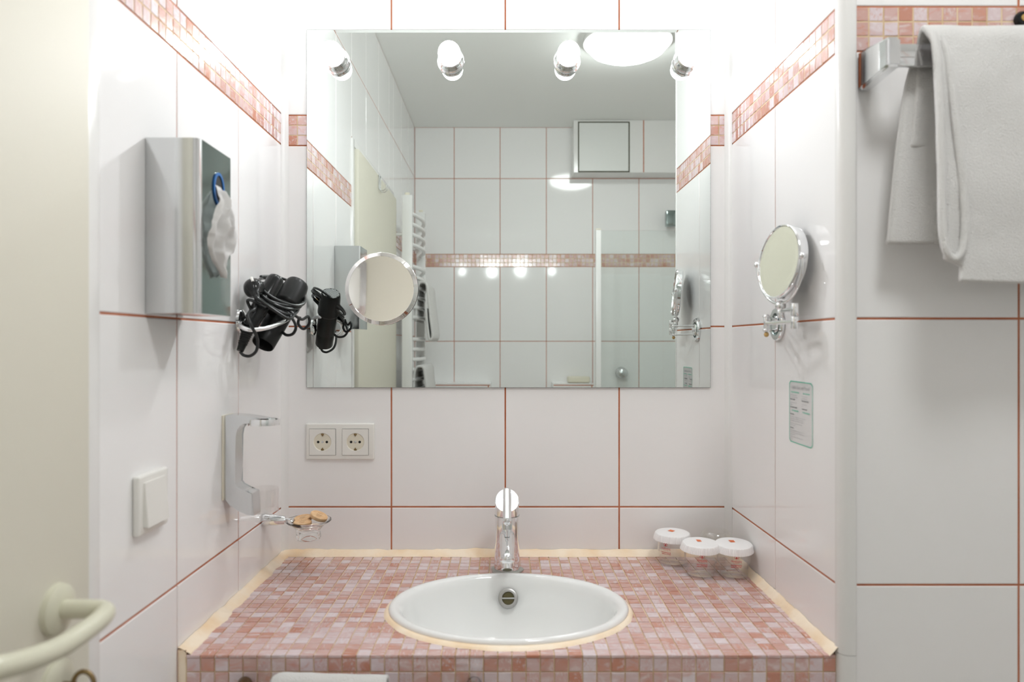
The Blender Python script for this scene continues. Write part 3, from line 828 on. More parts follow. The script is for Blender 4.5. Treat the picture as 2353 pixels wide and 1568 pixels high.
for q in range(-5, 6):
    for p in range(-5, 6):
        if (q*q+p*p) > 27: continue
        u_, v_, a_ = basis(ax); c = B_+ax*(L_-0.0006)+u_*q*0.0037+v_*p*0.0037
        lathe(bm, [(0.0009, 0), (0.0016, 0.0004), (0.0016, 0.0010), (0.0009, 0.0010)], c, ax, 6, closed=True)
g_ = obj('intake_grille', bm, M['chrome_soft'], hd); g_['kind'] = 'stuff'
HT, HB, HP = Vector((-0.4360, 1.3600, 1.4450)), Vector((-0.4700, 1.3060, 1.3480)), Vector((-0.4800, 1.2900, 1.3060))
ha = (HT-HB).normalized(); HL = (HT-HB).length
bm = nbm(); lathe(bm, [(0, 0), (0.0120, 0.0), (0.0138, 0.004), (0.0150, 0.030), (0.0152, 0.033), (0.0158, 0.034), (0.0165, 0.065), (0.0163, HL-0.008), (0.0140, HL-0.001), (0.010, HL+0.002), (0, HL+0.003)], HB, ha, 36)
obj('handle', bm, M['black_gloss'], hd)
mid1 = HB+ha*0.062; mid2 = B_+ax*0.080
bm = nbm(); cyl(bm, mid1, mid2, 0.0145, 0.0165, 28, 0.002); obj('hinge', bm, M['black_gloss'], hd)
bm = nbm(); nst = 60; dv = HP-HB
tube(bm, [HB+dv*(i/nst) for i in range(nst+1)], lambda t: 0.0105-0.0042*t+0.0009*(1 if (int(t*22) % 2) and t < 0.75 else 0), 16)
obj('strain_relief', bm, M['black_plastic'], hd)
# cord: loop from the strain relief, four wraps, loose loops, plug
cc = (HB+ha*0.078+B_+ax*0.100)/2+Vector((0.000, 0.004, 0.004))
e1 = Vector((0.74, 0.10, -0.50)); e1 = e1.normalized()
e2 = Vector((0.10, 0.93, 0.16)); e2 = (e2-e1*e2.dot(e1)).normalized()
cp = [HP+Vector((0, 0, -0.001)), Vector((-0.474, 1.292, 1.298)), Vector((-0.462, 1.293, 1.297)), Vector((-0.448, 1.285, 1.308)), Vector((-0.444, 1.275, 1.330)),
      Vector((-0.450, 1.262, 1.352)), Vector((-0.458, 1.270, 1.372)), Vector((-0.452, 1.290, 1.386))]
aw = ax
for k in range(12*4+1):
    a = math.pi*1.05+2*math.pi*k/12
    rj = 1+0.05*math.sin(k*1.7)
    cp.append(cc+e1*(0.046*rj*math.cos(a))+e2*(0.064*rj*math.sin(a))+aw*(-0.004+0.0072*(k/12)+0.003*math.sin(k*0.9)))
bm = nbm(); tube(bm, smooth_path(cp, 5), 0.0029, 8)
lp = cc+e1*0.047
tube(bm, smooth_path([lp+Vector((-0.02, -0.03, 0.012)), lp+Vector((0.0, -0.025, -0.008)), lp+Vector((0.010, -0.01, -0.016)), lp+Vector((0.019, 0.0, -0.010)), lp+Vector((0.020, 0.004, -0.024)),
                      lp+Vector((0.009, 0.004, -0.034)), lp+Vector((0.000, 0.0, -0.024)), lp+Vector((0.003, 0, -0.010))], 6), 0.0029, 8)
tube(bm, smooth_path([lp+Vector((-0.028, -0.038, 0.015)), lp+Vector((-0.004, -0.034, -0.012)), lp+Vector((0.004, -0.03, -0.030)), lp+Vector((-0.003, -0.025, -0.044)), lp+Vector((-0.018, -0.02, -0.046)), lp+Vector((-0.030, -0.012, -0.036))], 6), 0.0029, 8)
PL = Vector((-0.4560, 1.3020, 1.4120)); pd = Vector((-0.40, 0.66, 0.50)).normalized()
tube(bm, smooth_path([PL-pd*0.002, PL-pd*0.020, Vector((-0.434, 1.305, 1.388)), Vector((-0.405, 1.330, 1.366)), lp+Vector((0, -0.02, -0.004))], 6), lambda t: 0.0034-0.0005*t, 8)
tube(bm, smooth_path([Vector((-0.437, 1.30, 1.385)), Vector((-0.455, 1.292, 1.396)), Vector((-0.468, 1.295, 1.398)), Vector((-0.466, 1.30, 1.386)), Vector((-0.462, 1.305, 1.378))], 6), 0.0029, 8)
obj('cord', bm, M['black_cord'], hd)
bm = nbm()
fp = Vector((0.35, -0.9, 0.1)).normalized()
lathe(bm, [(0, -0.019), (0.0042, -0.019), (0.0048, -0.017), (0.0040, -0.015), (0.0052, -0.013), (0.0046, -0.011), (0.0060, -0.009), (0.0070, -0.003), (0.0120, 0.004), (0.0175, 0.010), (0.0185, 0.016), (0.0178, 0.024), (0.0165, 0.0265), (0, 0.027)], PL, pd, 32)
pg = obj('plug', bm, M['black_gloss'], hd)
bm = nbm(); pu, pv, _ = basis(pd)
sd = pd.cross(fp).normalized()
for s in (-1, 1): cyl(bm, PL+pd*0.026+sd*0.0095*s, PL+pd*0.044+sd*0.0095*s, 0.0021, seg=12, bev=0.0006)
obj('plug_pin', bm, M['brass'], pg)
bm = nbm(); side = pd.cross(sd).normalized()
lo_ = PL+pd*0.0215-side*0.0175
for s in (-1, 1):
    q = PL+pd*0.019+side*0.0168*s
    tube(bm, [q-pd*0.007, q+pd*0.008], 0.0030, 8)
obj('plug_notch', bm, M['socket'], pg)

# ------------------------------------------------------------------ soap dispenser bracket (empty)
sb = thing('soap_bracket', 'empty chrome soap dispenser bracket on the left wall', 'bracket', (XL, 1.24, 1.02))
zb_ = lambda py: 1.32+(789-py)*1.243/1635
xb_ = lambda px: (px-1160)*1.243/1635
outer = [(513, 956), (530, 954), (556, 956), (585, 960), (606, 964)]
inner = [(606, 974), (588, 974), (572, 972), (560, 973), (550, 978), (543, 988), (540, 1004), (540, 1080), (539, 1113), (545, 1121), (562, 1130), (580, 1135)]
low = [(583, 1187), (566, 1184), (545, 1175), (528, 1162), (514, 1147), (511, 1140)]
pl = [(xb_(a), zb_(b)) for a, b in outer+inner+low]
pl = [(max(a, XL+0.0006), b) for a, b in pl]
bm = nbm(); prism(bm, pl, lambda a, b, d: Vector((a, d, b)), 1.243, 1.280, 0.0012)
obj('bracket_arm', bm, M['chrome_soft'], sb, auto=35)
bm = nbm(); box(bm, (XL+0.0003, 1.238, 1.046), (XL+0.0035, 1.285, 1.194), 0.001); obj('back_plate', bm, M['socket_in'], sb)
rcx, rcy, rcz = -0.4270, 1.2615, 1.1800
bm = nbm(); lathe(bm, [(0.0195, 0.0), (0.0215, -0.0055), (0.0270, -0.0055), (0.0276, 0.0), (0.0268, 0.0055), (0.0235, 0.0070), (0.0200, 0.0055)], (rcx, rcy, rcz), (0.02, 0.05, 1), 48, closed=True)
obj('bottle_ring', bm, M['chrome'], sb)
bm = nbm()
for s in range(3): cyl(bm, (xb_(538)+0.0006, 1.255+0.006*s, zb_(1030)), (xb_(538)+0.0006, 1.255+0.006*s, zb_(1000)), 0.0009, seg=8)
obj('bottle_catch', bm, M['black_plastic'], sb)
bm = nbm(); lathe(bm, [(0.0262, 0.0005), (0.0262, 0.044), (0.0250, 0.044), (0.0248, 0.003), (0, 0.003), (0, 0.0005)], (-0.4290, 1.2650, 1.0185), (0, 0, 1), 48)
obj('clear_cup', bm, M['plastic_clear'], sb)

# ------------------------------------------------------------------ soap dish on a chrome arm
dx, dy, dz = -0.4000, 1.4500, 0.9480
sa = thing('soap_dish_holder', 'short chrome cone-shaped holder on the left wall carrying the glass dish', 'holder', (XL, 1.452, 0.962))
bm = nbm(); lathe(bm, [(0, 0), (0.0125, 0.0), (0.0132, 0.002), (0.0130, 0.006), (0.0085, 0.043), (0.0080, 0.0445), (0.004, 0.0445), (0.0035, 0.056), (0, 0.056)], (XL+0.0004, 1.452, 0.960), (1, 0, -0.03), 32)
obj('cone', bm, M['chrome'], sa)
bm = nbm(); tube(bm, [(dx+0.0330*math.cos(a*R(10)), dy+0.0330*math.sin(a*R(10)), dz+0.0065) for a in range(36)], 0.0017, 8, closed=True)
tube(bm, [(XL+0.052, 1.452, 0.9585), (dx-0.033, 1.451, dz+0.0065)], 0.0022, 8)
obj('carrying_ring', bm, M['chrome'], sa)
bm = nbm()
lathe(bm, [(0, -0.010), (0.016, -0.010), (0.020, -0.026), (0.0235, -0.0265), (0.0250, -0.023), (0.0240, -0.008), (0.0290, -0.001), (0.0355, 0.004), (0.0430, 0.0080), (0.0455, 0.0105), (0.0450, 0.0125), (0.0425, 0.0118),
           (0.0360, 0.0075), (0.0280, 0.0025), (0.018, -0.004), (0, -0.005)], (dx, dy, dz), (0, 0, 1), 56)
o = obj('soap_dish', bm, M['glass_solid']); tag(o, 'round clear glass soap dish with three small soaps in it', 'dish')
def soap(c, nrm, label, rot=0):
    t = thing('round_soap', label, 'soap', tuple(c), 'small guest soaps in the glass dish')
    n_ = Vector(nrm).normalized()
    bm = nbm(); lathe(bm, [(0, 0), (0.0168, 0), (0.0180, 0.0012), (0.0180, 0.0068), (0.0168, 0.0080), (0.0150, 0.0080), (0.0146, 0.0074), (0, 0.0074)], c, n_, 44)
    obj('disc', bm, M['soap'], t)
    u_, v_, _ = basis(n_); ux = Vector((1, 0, 0)); ux = (ux-n_*ux.dot(n_)).normalized(); uy = n_.cross(ux)
    bm = nbm()
    for body, off, s in (('hotel', 0.0080, 0.0048), ('soap', 0.0, 0.0062), ('savon', -0.0075, 0.0042)):
        text_bm(bm, body, s, lambda a, b, off=off: Vector(c)+n_*0.0076+ux*a+uy*(b+off))
    obj('embossed_print', bm, M['soap_print'], t, smooth=False)
soap(Vector((dx-0.0150, dy+0.014, dz+0.0065)), (-0.10, -0.12, 1), 'rear left of the three small round soaps in the glass dish')
soap(Vector((dx-0.0080, dy-0.016, dz+0.0050)), (0.04, -0.06, 1), 'front one of the three small round soaps in the glass dish')
soap(Vector((dx+0.0190, dy+0.002, dz+0.0150)), (0.42, -0.10, 1), 'small round soap leaning on the other two at the right of the dish')

# ------------------------------------------------------------------ sockets and switch
def panel(bm, x0, x1, z0, z1, y, t, bev): box(bm, (x0, y-t, z0), (x1, y, z1), bev, 3)
so = thing('double_socket', 'white double power socket on the back wall under the mirror', 'socket', (-0.364, YB, 1.062))
sx0, sx1, sz0, sz1 = -0.4400, -0.2885, 1.0620, 1.1425
bm = nbm(); panel(bm, sx0, sx1, sz0, sz1, YB-0.0002, 0.0075, 0.0035); obj('frame', bm, M['socket'], so)
for k, cx in enumerate((-0.4028, -0.3302)):
    cz = 1.1015; h = 0.0288
    bm = nbm(); g0 = h+0.0006
    for a_, b_ in (((cx-g0, cz-g0), (cx-h+0.001, cz+g0)), ((cx+h-0.001, cz-g0), (cx+g0, cz+g0)), ((cx-g0, cz-g0), (cx+g0, cz-h+0.001)), ((cx-g0, cz+h-0.001), (cx+g0, cz+g0))):
        box(bm, (a_[0], YB-0.0080, a_[1]), (b_[0], YB-0.0060, b_[1]))
    obj('insert_gap', bm, M['black_void'], so, smooth=False)
    bm = nbm(); sg = 48
    sq = []
    for i in range(sg):
        a = 2*math.pi*i/sg; c, s = math.cos(a), math.sin(a); m_ = max(abs(c), abs(s)); sq.append((cx+h*c/m_, cz+h*s/m_))
    ry = [bm.verts.new((x, YB-0.0070, z)) for x, z in sq]; r0 = [bm.verts.new((x, YB-0.0093, z)) for x, z in sq]
    cr_ = [[bm.verts.new((cx+r*math.cos(2*math.pi*i/sg), YB-d, cz+r*math.sin(2*math.pi*i/sg))) for i in range(sg)] for r, d in ((0.0200, 0.0093), (0.0194, 0.0088))]
    for a, b in ((ry, r0), (r0, cr_[0]), (cr_[0], cr_[1])):
        for i in range(sg): bm.faces.new((a[i], a[(i+1) % sg], b[(i+1) % sg], b[i]))
    ins = obj('insert', bm, M['socket'], so, auto=30)
    bm = nbm(); lathe(bm, [(0.0194, 0.0088), (0.0188, 0.0082), (0.0184, 0.0078), (0, 0.0078)], (cx, YB, cz), (0, -1, 0), 40); obj('well', bm, M['socket_in'], ins)
    bm = nbm()
    for s in (-1, 1): cyl(bm, (cx+0.0095*s, YB-0.0079, cz), (cx+0.0095*s, YB-0.0082, cz), 0.0028)
    obj('pin_hole', bm, M['black_void'], ins)
    bm = nbm(); cyl(bm, (cx, YB-0.0079, cz), (cx, YB-0.0086, cz), 0.0026, bev=0.0003); obj('screw', bm, M['chrome_soft'], ins)
    bm = nbm()
    for s in (-1, 1):
        box(bm, (cx-0.0030, YB-0.0092, cz+s*0.0168-0.0018), (cx+0.0030, YB-0.0073, cz+s*0.0168+0.0018), 0.0004, 1)
        box(bm, (cx-0.0012, YB-0.0095, cz+s*0.0150-0.0022), (cx+0.0012, YB-0.0076, cz+s*0.0150+0.0022), 0.0003, 1)
    obj('earth_clip', bm, M['brass'], ins)
sw = thing('light_switch', 'cream light switch on the left wall beside the door', 'switch', (XL, 0.98, 1.062))
bm = nbm(); box(bm, (XL+0.0003, 0.940, 1.0620), (XL+0.0100, 1.0215, 1.1430), 0.004, 3); obj('frame', bm, M['socket'], sw)
bm = nbm(); pl = [(0.0090, 0.0), (0.0168, 0.0), (0.0118, 0.060), (0.0090, 0.060)]
prism(bm, pl, lambda a, b, d: Vector((XL+a, d, 1.0725+b)), 0.951, 1.0105, 0.0007); obj('rocker', bm, M['socket'], sw)

# ------------------------------------------------------------------ info card on the right wall
cd = thing('notice_sticker', 'clear green-framed notice with small print on the right niche wall', 'sign', (XR, 1.205, 1.147))
cy0, cy1, cz0, cz1 = 1.2500, 1.1555, 1.1480, 1.2545    # reader's left, right, bottom, top
Wc, Hc = abs(cy1-cy0), cz1-cz0
cf = lambda a, b, d=0.0009: Vector((XR-d, cy0-(a*Wc), cz0+b*Hc))
bm = nbm(); nt_ = 0.065; nb = 0.045
pl = [(nt_, 0), (1-nt_, 0), (1-nt_*0.55, nb*0.35), (1, nb), (1, 1-nb), (1-nt_*0.55, 1-nb*0.35), (1-nt_, 1), (nt_, 1), (nt_*0.55, 1-nb*0.35), (0, 1-nb), (0, nb), (nt_*0.55, nb*0.35)]
prism(bm, pl, lambda a, b, d: cf(a, b, d), 0.0002, 0.0007); obj('film', bm, M['film'], cd, smooth=False)
bm = nbm(); c2 = (0.5, 0.5)
def inset(p, k): return (c2[0]+(p[0]-c2[0])*(1-k*0.001/Wc*2), c2[1]+(p[1]-c2[1])*(1-k*0.001/Hc*2))
A = [bm.verts.new(cf(*p)) for p in pl]; B = [bm.verts.new(cf(*inset(p, 1.3))) for p in pl]
for i in range(len(pl)): bm.faces.new((A[i], A[(i+1) % len(pl)], B[(i+1) % len(pl)], B[i]))
obj('green_border', bm, M['green'], cd, smooth=False)
lines = [('Lieber Gast und Freund', 0.5, 0.90, 0.0092, 2, 'CENTER'),
         ('Unsere Umwelt dankt Ihnen', 0.26, 0.822, 0.0036, 1, 'CENTER'), ('Save our environment', 0.75, 0.822, 0.0036, 1, 'CENTER'),
         ('Handtücher auf dem Boden', 0.05, 0.772, 0.0031, 3, 'LEFT'), ('oder in der Dusche bedeuten:', 0.05, 0.738, 0.0031, 3, 'LEFT'), ('Bitte wechseln!', 0.05, 0.702, 0.0040, 0, 'LEFT'),
         ('Towels on the floor or', 0.55, 0.772, 0.0031, 3, 'LEFT'), ('in the shower mean:', 0.55, 0.738, 0.0031, 3, 'LEFT'), ('Please change them!', 0.55, 0.702, 0.0040, 0, 'LEFT'),
         ('Handtücher auf dem Halter', 0.05, 0.648, 0.0031, 3, 'LEFT'), ('bedeuten:', 0.05, 0.616, 0.0031, 3, 'LEFT'), ('Ich benutze sie weiter!', 0.05, 0.575, 0.0038, 0, 'LEFT'),
         ('Towels on the rail', 0.55, 0.648, 0.0031, 3, 'LEFT'), ('mean:', 0.55, 0.616, 0.0031, 3, 'LEFT'), ('I use them again!', 0.55, 0.575, 0.0038, 0, 'LEFT'),
         ('Der Umwelt zuliebe', 0.27, 0.522, 0.0040, 1, 'CENTER'), ('For the environment', 0.74, 0.522, 0.0040, 1, 'CENTER'),
         ('Bitte beachten:', 0.05, 0.462, 0.0032, 0, 'LEFT'),
         ('Liebe Gäste, wir möchten die Umwelt und das Wasser', 0.05, 0.418, 0.0030, 3, 'LEFT'), ('schonen. Helfen Sie bitte mit und benutzen Sie', 0.05, 0.386, 0.0030, 3, 'LEFT'),
         ('Ihre Handtücher mehrmals. Vielen Dank dafür.', 0.05, 0.354, 0.0030, 3, 'LEFT'), ('So sparen wir alle gemeinsam Waschmittel,', 0.05, 0.312, 0.0030, 3, 'LEFT'), ('Wasser und Energie.', 0.05, 0.280, 0.0030, 3, 'LEFT'),
         ('Please note:', 0.05, 0.238, 0.0032, 0, 'LEFT'),
         ('Dear guests, please help us to protect nature and', 0.05, 0.196, 0.0030, 3, 'LEFT'), ('use your towels more than once. Thank you very', 0.05, 0.164, 0.0030, 3, 'LEFT'),
         ('much for your help.', 0.05, 0.132, 0.0030, 3, 'LEFT'), ('Together we save water and washing powder', 0.05, 0.094, 0.0030, 3, 'LEFT'), ('every day.', 0.05, 0.062, 0.0030, 3, 'LEFT')]
bm = nbm()
for s, a, b, sz, mi, al in lines:
    k = 0.82 if al == 'LEFT' and sz < 0.0035 and a < 0.1 and len(s) > 35 else (0.72 if a > 0.5 or len(s) < 36 else 0.8)
    sk = 0.25 if mi == 2 else 0.0
    text_bm(bm, s, sz, lambda x, y, a=a, b=b, sk=sk: Vector((XR-0.0010, cy0-a*Wc-x-y*sk, cz0+b*Hc+y)), al, mi, 0.0 if mi in (2, 3) else 0.00012, sx=min(1.0, k*1.15))
obj('printed_text', bm, [M['ink'], M['green'], M['ink_soft'], M['ink_soft']], cd, smooth=False)

# ------------------------------------------------------------------ swivel shaving mirror on the right wall
sm = thing('shaving_mirror', 'round chrome swivel mirror on a folding arm, on the right niche wall', 'mirror', (XR, 1.305, 1.355))
pc = Vector((XR-0.0003, 1.300, 1.3545))
bm = nbm(); lathe(bm, [(0, 0), (0.0300, 0), (0.0300, 0.0045), (0.0285, 0.0065), (0.0205, 0.0065), (0.0195, 0.0040), (0.0170, 0.0040), (0.0155, 0.0072), (0.0120, 0.0090), (0, 0.0090)], pc, (-1, 0, 0), 48)
obj('wall_plate', bm, M['chrome'], sm, auto=25)
bm = nbm(); lathe(bm, [(0.0205, 0.0067), (0.0192, 0.0040), (0.0172, 0.0042), (0.0162, 0.0068)], pc, (-1, 0, 0), 40); obj('plate_groove', bm, M['steel_dark'], sm)
PA = Vector((0.4540, 1.2350, 1.3545)); PB = Vector((0.4680, 1.1480, 1.3545))
bm = nbm()
for dz_ in (0.0115, -0.0115):
    tube(bm, [pc+Vector((-0.006, 0, dz_)), PA+Vector((0, 0, dz_))], 0.0024, 10)
    box(bm, tuple(PA+Vector((-0.0055, -0.0055, dz_-0.0015))), tuple(PA+Vector((0.0055, 0.0055, dz_+0.0015))), 0.001, 1)
obj('wall_bracket', bm, M['chrome'], sm)
bm = nbm(); cyl(bm, PA-Vector((0, 0, 0.0155)), PA+Vector((0, 0, 0.0155)), 0.0045, bev=0.001)
tube(bm, [PA, PB], 0.0036, 14); cyl(bm, PB-Vector((0, 0, 0.0115)), PB+Vector((0, 0, 0.0085)), 0.0062, bev=0.001)
obj('lower_arm', bm, M['chrome'], sm)
mc = Vector((0.4640, 1.2050, 1.4580)); mn = Vector((-0.972, -0.175, 0.10)).normalized()
mt_ = Vector((-0.177, 0.984, 0)).normalized(); mu = mn.cross(mt_); mu = mu if mu.z > 0 else -mu
bp_ = mc-Vector((0, 0, 0.0745))+Vector((0.003, 0, 0))
bm = nbm(); cyl(bm, PB+Vector((0, 0, 0.0092)), PB+Vector((0, 0, 0.0300)), 0.0062, bev=0.001)
up2 = PB+Vector((0, 0, 0.0200)); tube(bm, [up2, Vector((bp_.x, bp_.y, up2.z))], 0.0036, 12)
cyl(bm, (bp_.x, bp_.y, up2.z-0.012), (bp_.x, bp_.y, bp_.z-0.006), 0.0058, bev=0.0008)
obj('upper_arm', bm, M['chrome'], sm)
bm = nbm(); ball(bm, bp_, 0.0088, 24); obj('ball_joint', bm, M['chrome'], sm)
bm = nbm(); ball(bm, PA-Vector((0, 0, 0.0195)), 0.0042, 14, (1, 1, 1.1)); obj('bolt_cap', bm, M['amber'], sm)
bm = nbm(); RO = 0.0690
yk = [mc+mt_*(RO*math.cos(R(180+180*k/28)))+Vector((0.003, 0, 0))*math.sin(R(180*k/28))+Vector((0, 0, 1))*(RO*1.03*math.sin(R(180+180*k/28))) for k in range(29)]
tube(bm, yk, 0.0026, 10); obj('yoke', bm, M['chrome'], sm)
bm = nbm()
for s in (-1, 1):
    ball(bm, mc+mt_*(RO*s)+Vector((0, 0, 0.002)), 0.0056, 18); cyl(bm, mc+mt_*(0.062*s)-mn*0.005, mc+mt_*(RO*s), 0.0026, seg=10)
obj('pivot_knob', bm, M['chrome'], sm)
bm = nbm(); lathe(bm, [(0.0592, 0.0006), (0.0600, 0.0026), (0.0618, 0.0030), (0.0630, 0.0018), (0.0634, -0.002), (0.0630, -0.0135), (0.061, -0.0155), (0, -0.0165)], mc, mn, 72)
obj('rim', bm, M['chrome'], sm)
bm = nbm(); lathe(bm, [(0, 0.0003), (0.02, 0.0004), (0.04, 0.0006), (0.0596, 0.0010)], mc, mn, 72); obj('mirror_glass', bm, M['shaving_mirror'], sm)

# ------------------------------------------------------------------ cups on the counter
def cup(x, y, label, rot, lean=(0, 0)):
    z0 = CZ+0.0013
    t = thing('lidded_cup', label, 'cup', (x, y, z0), 'clear plastic cups with white pleated lids')
    bm = nbm()
    lathe(bm, [(0, 0.0028), (0.0195, 0.0028), (0.0225, 0.0004), (0.0262, 0.0004), (0.0275, 0.003), (0.0284, 0.024), (0.0286, 0.0265), (0.0312, 0.0285), (0.0318, 0.031), (0.0340, 0.061), (0.0350, 0.0625), (0.0340, 0.0635), (0.0330, 0.0615),
               (0.0308, 0.0310), (0.0303, 0.0295), (0.0276, 0.0275), (0.0266, 0.0045), (0.0255, 0.0036), (0, 0.0036)], (x, y, z0), (0, 0, 1), 56)
    obj('tumbler', bm, M['plastic_clear'], t)
    lx, ly = lean; ax_ = Vector((lx, ly, 1)).normalized(); top = Vector((x, y, z0+0.0650))
    seg = 240
    def pleat(r, h, a): return r+0.0006*(1 if math.sin(a*60) > 0 else -1) if h < -0.0005 else r
    bm = nbm(); lathe(bm, [(0.0350, -0.0100), (0.0392, -0.0130), (0.0392, -0.0128), (0.0362, -0.0012), (0.0352, 0.0004), (0.0340, 0.0008), (0.0200, 0.0009), (0, 0.0009)], top, ax_, seg, fn=pleat)
    ld = obj('lid', bm, M['lid'], t, auto=50)
    ca, sa_ = math.cos(rot), math.sin(rot); bm = nbm(); q = []
    for a, b in ((-0.0058, -0.0062), (0.0058, -0.0062), (0.0058, 0.0062), (-0.0058, 0.0062)):
        u, v = a*ca-b*sa_, a*sa_+b*ca
        q.append(bm.verts.new(top+Vector((u, v+0.010, -lx*u-ly*(v+0.010)+0.00125))))
    bm.faces.new(q); obj('orange_mark', bm, M['orange'], ld, smooth=False)
    # red print wrapped on the cup
    a0 = rot*0.6-0.22
    def wrap(xx, h):
        rr = 0.0288+0.0028*min(1, max(0, (h-0.024)/0.006))+0.0023*max(0, (h-0.031)/0.030)+0.0009
        a = a0+xx/rr; return Vector((x+rr*math.sin(a), y-rr*math.cos(a), z0+h))
    bm = nbm()
    text_bm(bm, 'HotelLessing', 0.0062, lambda u, v: wrap(u, 0.0385+v), sx=0.62)
    text_bm(bm, '* * * *', 0.0045, lambda u, v: wrap(u, 0.0337+v))
    text_bm(bm, 'www.hotel-lessing.de', 0.0034, lambda u, v: wrap(u, 0.0302+v), bold=0.00012, sx=0.72)
    text_bm(bm, 'telefon 02 11-9 77 00-0', 0.0034, lambda u, v: wrap(u, 0.0262+v), bold=0.00012, sx=0.62)
    # little emblem: two curls over a drop
    def ribbon(pts, w_):
        pr = None
        for i, p in enumerate(pts):
            d = Vector((pts[min(i+1, len(pts)-1)][0]-pts[max(i-1, 0)][0], pts[min(i+1, len(pts)-1)][1]-pts[max(i-1, 0)][1])).normalized()
            nx, ny = -d.y*w_, d.x*w_
            cur = (bm.verts.new(wrap(p[0]+nx, p[1]+ny)), bm.verts.new(wrap(p[0]-nx, p[1]-ny)))
            if pr: bm.faces.new((pr[0], pr[1], cur[1], cur[0]))
            pr = cur
    for s in (-1, 1):
        ribbon([(s*(0.0008+0.0040*k/8), 0.0478+0.0016*math.sin(k/8*math.pi*1.3)) for k in range(9)], 0.00045)
        ribbon([(s*(0.0006+0.0038*k/8), 0.0455-0.0012*math.sin(k/8*math.pi*0.8)) for k in range(9)], 0.00045)
    ribbon([(0, 0.0485-0.0056*k/6) for k in range(7)], 0.0008)
    obj('red_print', bm, M['red'], t, smooth=False)
cup(0.3570, 1.5150, 'lidded plastic cup at the left rear of the cup group', -0.75, (0.03, -0.03))
cup(0.3960, 1.4380, 'lidded plastic cup in front, middle one of the cup group', 0.05, (0.10, -0.05))
cup(0.4610, 1.4330, 'lidded plastic cup nearest the right wall', 0.12, (0.07, -0.07))
bm = nbm(); gx, gy, gz = 0.4500, 1.5130, CZ+0.0013
lathe(bm, [(0.0325, 0.0), (0.0340, 0.0005), (0.0345, 0.003), (0.0360, 0.030), (0.0352, 0.052), (0.0320, 0.064), (0.0265, 0.0700), (0.015, 0.0705), (0, 0.0695), (0, 0.0600), (0.018, 0.0610), (0.0270, 0.0585), (0.0322, 0.050), (0.0336, 0.030), (0.0322, 0.003), (0.0325, 0.0)], (gx, gy, gz), (0, 0, 1), 56, closed=False)
o = obj('drinking_glass', bm, M['glass_thick']); tag(o, 'clear drinking glass standing upside down behind the lidded cups', 'glass')

# ------------------------------------------------------------------ towel rail and towel on the right
tr = thing('towel_rail', 'square chrome towel rail on the right front wall', 'towel rail', (0.53, YF, 1.70))
def arm(x0_):
    bm = nbm()
    pts = [((x0_, YF-0.0004, 1.698), (x0_+0.020, YF-0.0004, 1.758)), ((x0_, 0.9860, 1.7040), (x0_+0.020, 0.9860, 1.7455))]
    v = [bm.verts.new(p) for lo, hi in pts for p in ((lo[0], lo[1], lo[2]), (hi[0], lo[1], lo[2]), (hi[0], lo[1], hi[2]), (lo[0], lo[1], hi[2]))]
    for f in ((0, 1, 2, 3), (7, 6, 5, 4), (0, 4, 5, 1), (1, 5, 6, 2), (2, 6, 7, 3), (3, 7, 4, 0)): bm.faces.new([v[i] for i in f])
    bmesh.ops.bevel(bm, geom=list(bm.edges), offset=0.0035, segments=3, affect='EDGES')
    return bm
obj('end_arm', arm(0.5300), M['chrome'], tr); obj('end_arm', arm(1.1400), M['chrome'], tr)
bm = nbm(); box(bm, (0.548, 0.9900, 1.7060), (1.142, 0.9985, 1.7370), 0.0015); obj('bar', bm, M['chrome'], tr)

def sheet(bm, cols, thick=0.0):
    """cols: grid of points [i][j]"""
    g = [[bm.verts.new(p) for p in c] for c in cols]
    for a, b in zip(g[:-1], g[1:]):
        for k in range(len(a)-1): bm.faces.new((a[k], b[k], b[k+1], a[k+1]))
    return g
def fz(p, s=1): return noise.noise(Vector(p)*14)*0.0030*s+noise.noise(Vector(p)*45)*0.0010*s
tw = thing('hanging_towel', 'white terry hand towel folded over the chrome rail on the right', 'towel', (0.75, 0.99, 1.72))
def profile_sheet(prof, x0f, x1, nx=46, seed=0):
    cols = []
    P = smooth_path(prof, 10)
    for i in range(nx+1):
        u = i/nx; c = []
        for j, p in enumerate(P):
            s = j/(len(P)-1); xa = x0f(s); x = xa+(x1-xa)*u
            hang = abs(p.z-1.745)
            dy = fz((x, p.z+seed, seed))+0.006*hang/0.3*math.sin(x*34+seed+2*p.z)
            c.append(Vector((x, p.y+dy, p.z+0.004*noise.noise(Vector((x*9, seed, 0)))*(1 if s in (0, 1) else 0.6))))
        cols.append(c)
    return cols
bm = nbm()
sheet(bm, profile_sheet([(0, 0.966, 1.402), (0, 0.964, 1.50), (0, 0.965, 1.62), (0, 0.968, 1.715), (0, 0.974, 1.744), (0, 0.990, 1.757), (0, 1.006, 1.746), (0, 1.014, 1.715), (0, 1.022, 1.60)],
                        lambda s: 0.578+0.006*math.sin(s*9)+(0.022 if s < 0.04 else 0.0)+0.012*(1-s), 0.99))
o = obj('front_layer', bm, M['towel'], tw, auto=180)
md = o.modifiers.new('s', 'SOLIDIFY'); md.thickness = 0.009; md.offset = 0
md = o.modifiers.new('b', 'BEVEL'); md.width = 0.003; md.segments = 2
bm = nbm()
sheet(bm, profile_sheet([(0, 1.006, 1.742), (0, 1.014, 1.715), (0, 1.020, 1.66), (0, 1.022, 1.57), (0, 1.024, 1.463)], lambda s: 0.5870-0.035*s, 0.99, seed=5))
o = obj('back_layer', bm, M['towel'], tw, auto=180)
md = o.modifiers.new('s', 'SOLIDIFY'); md.thickness = 0.008; md.offset = 0
bm = nbm()
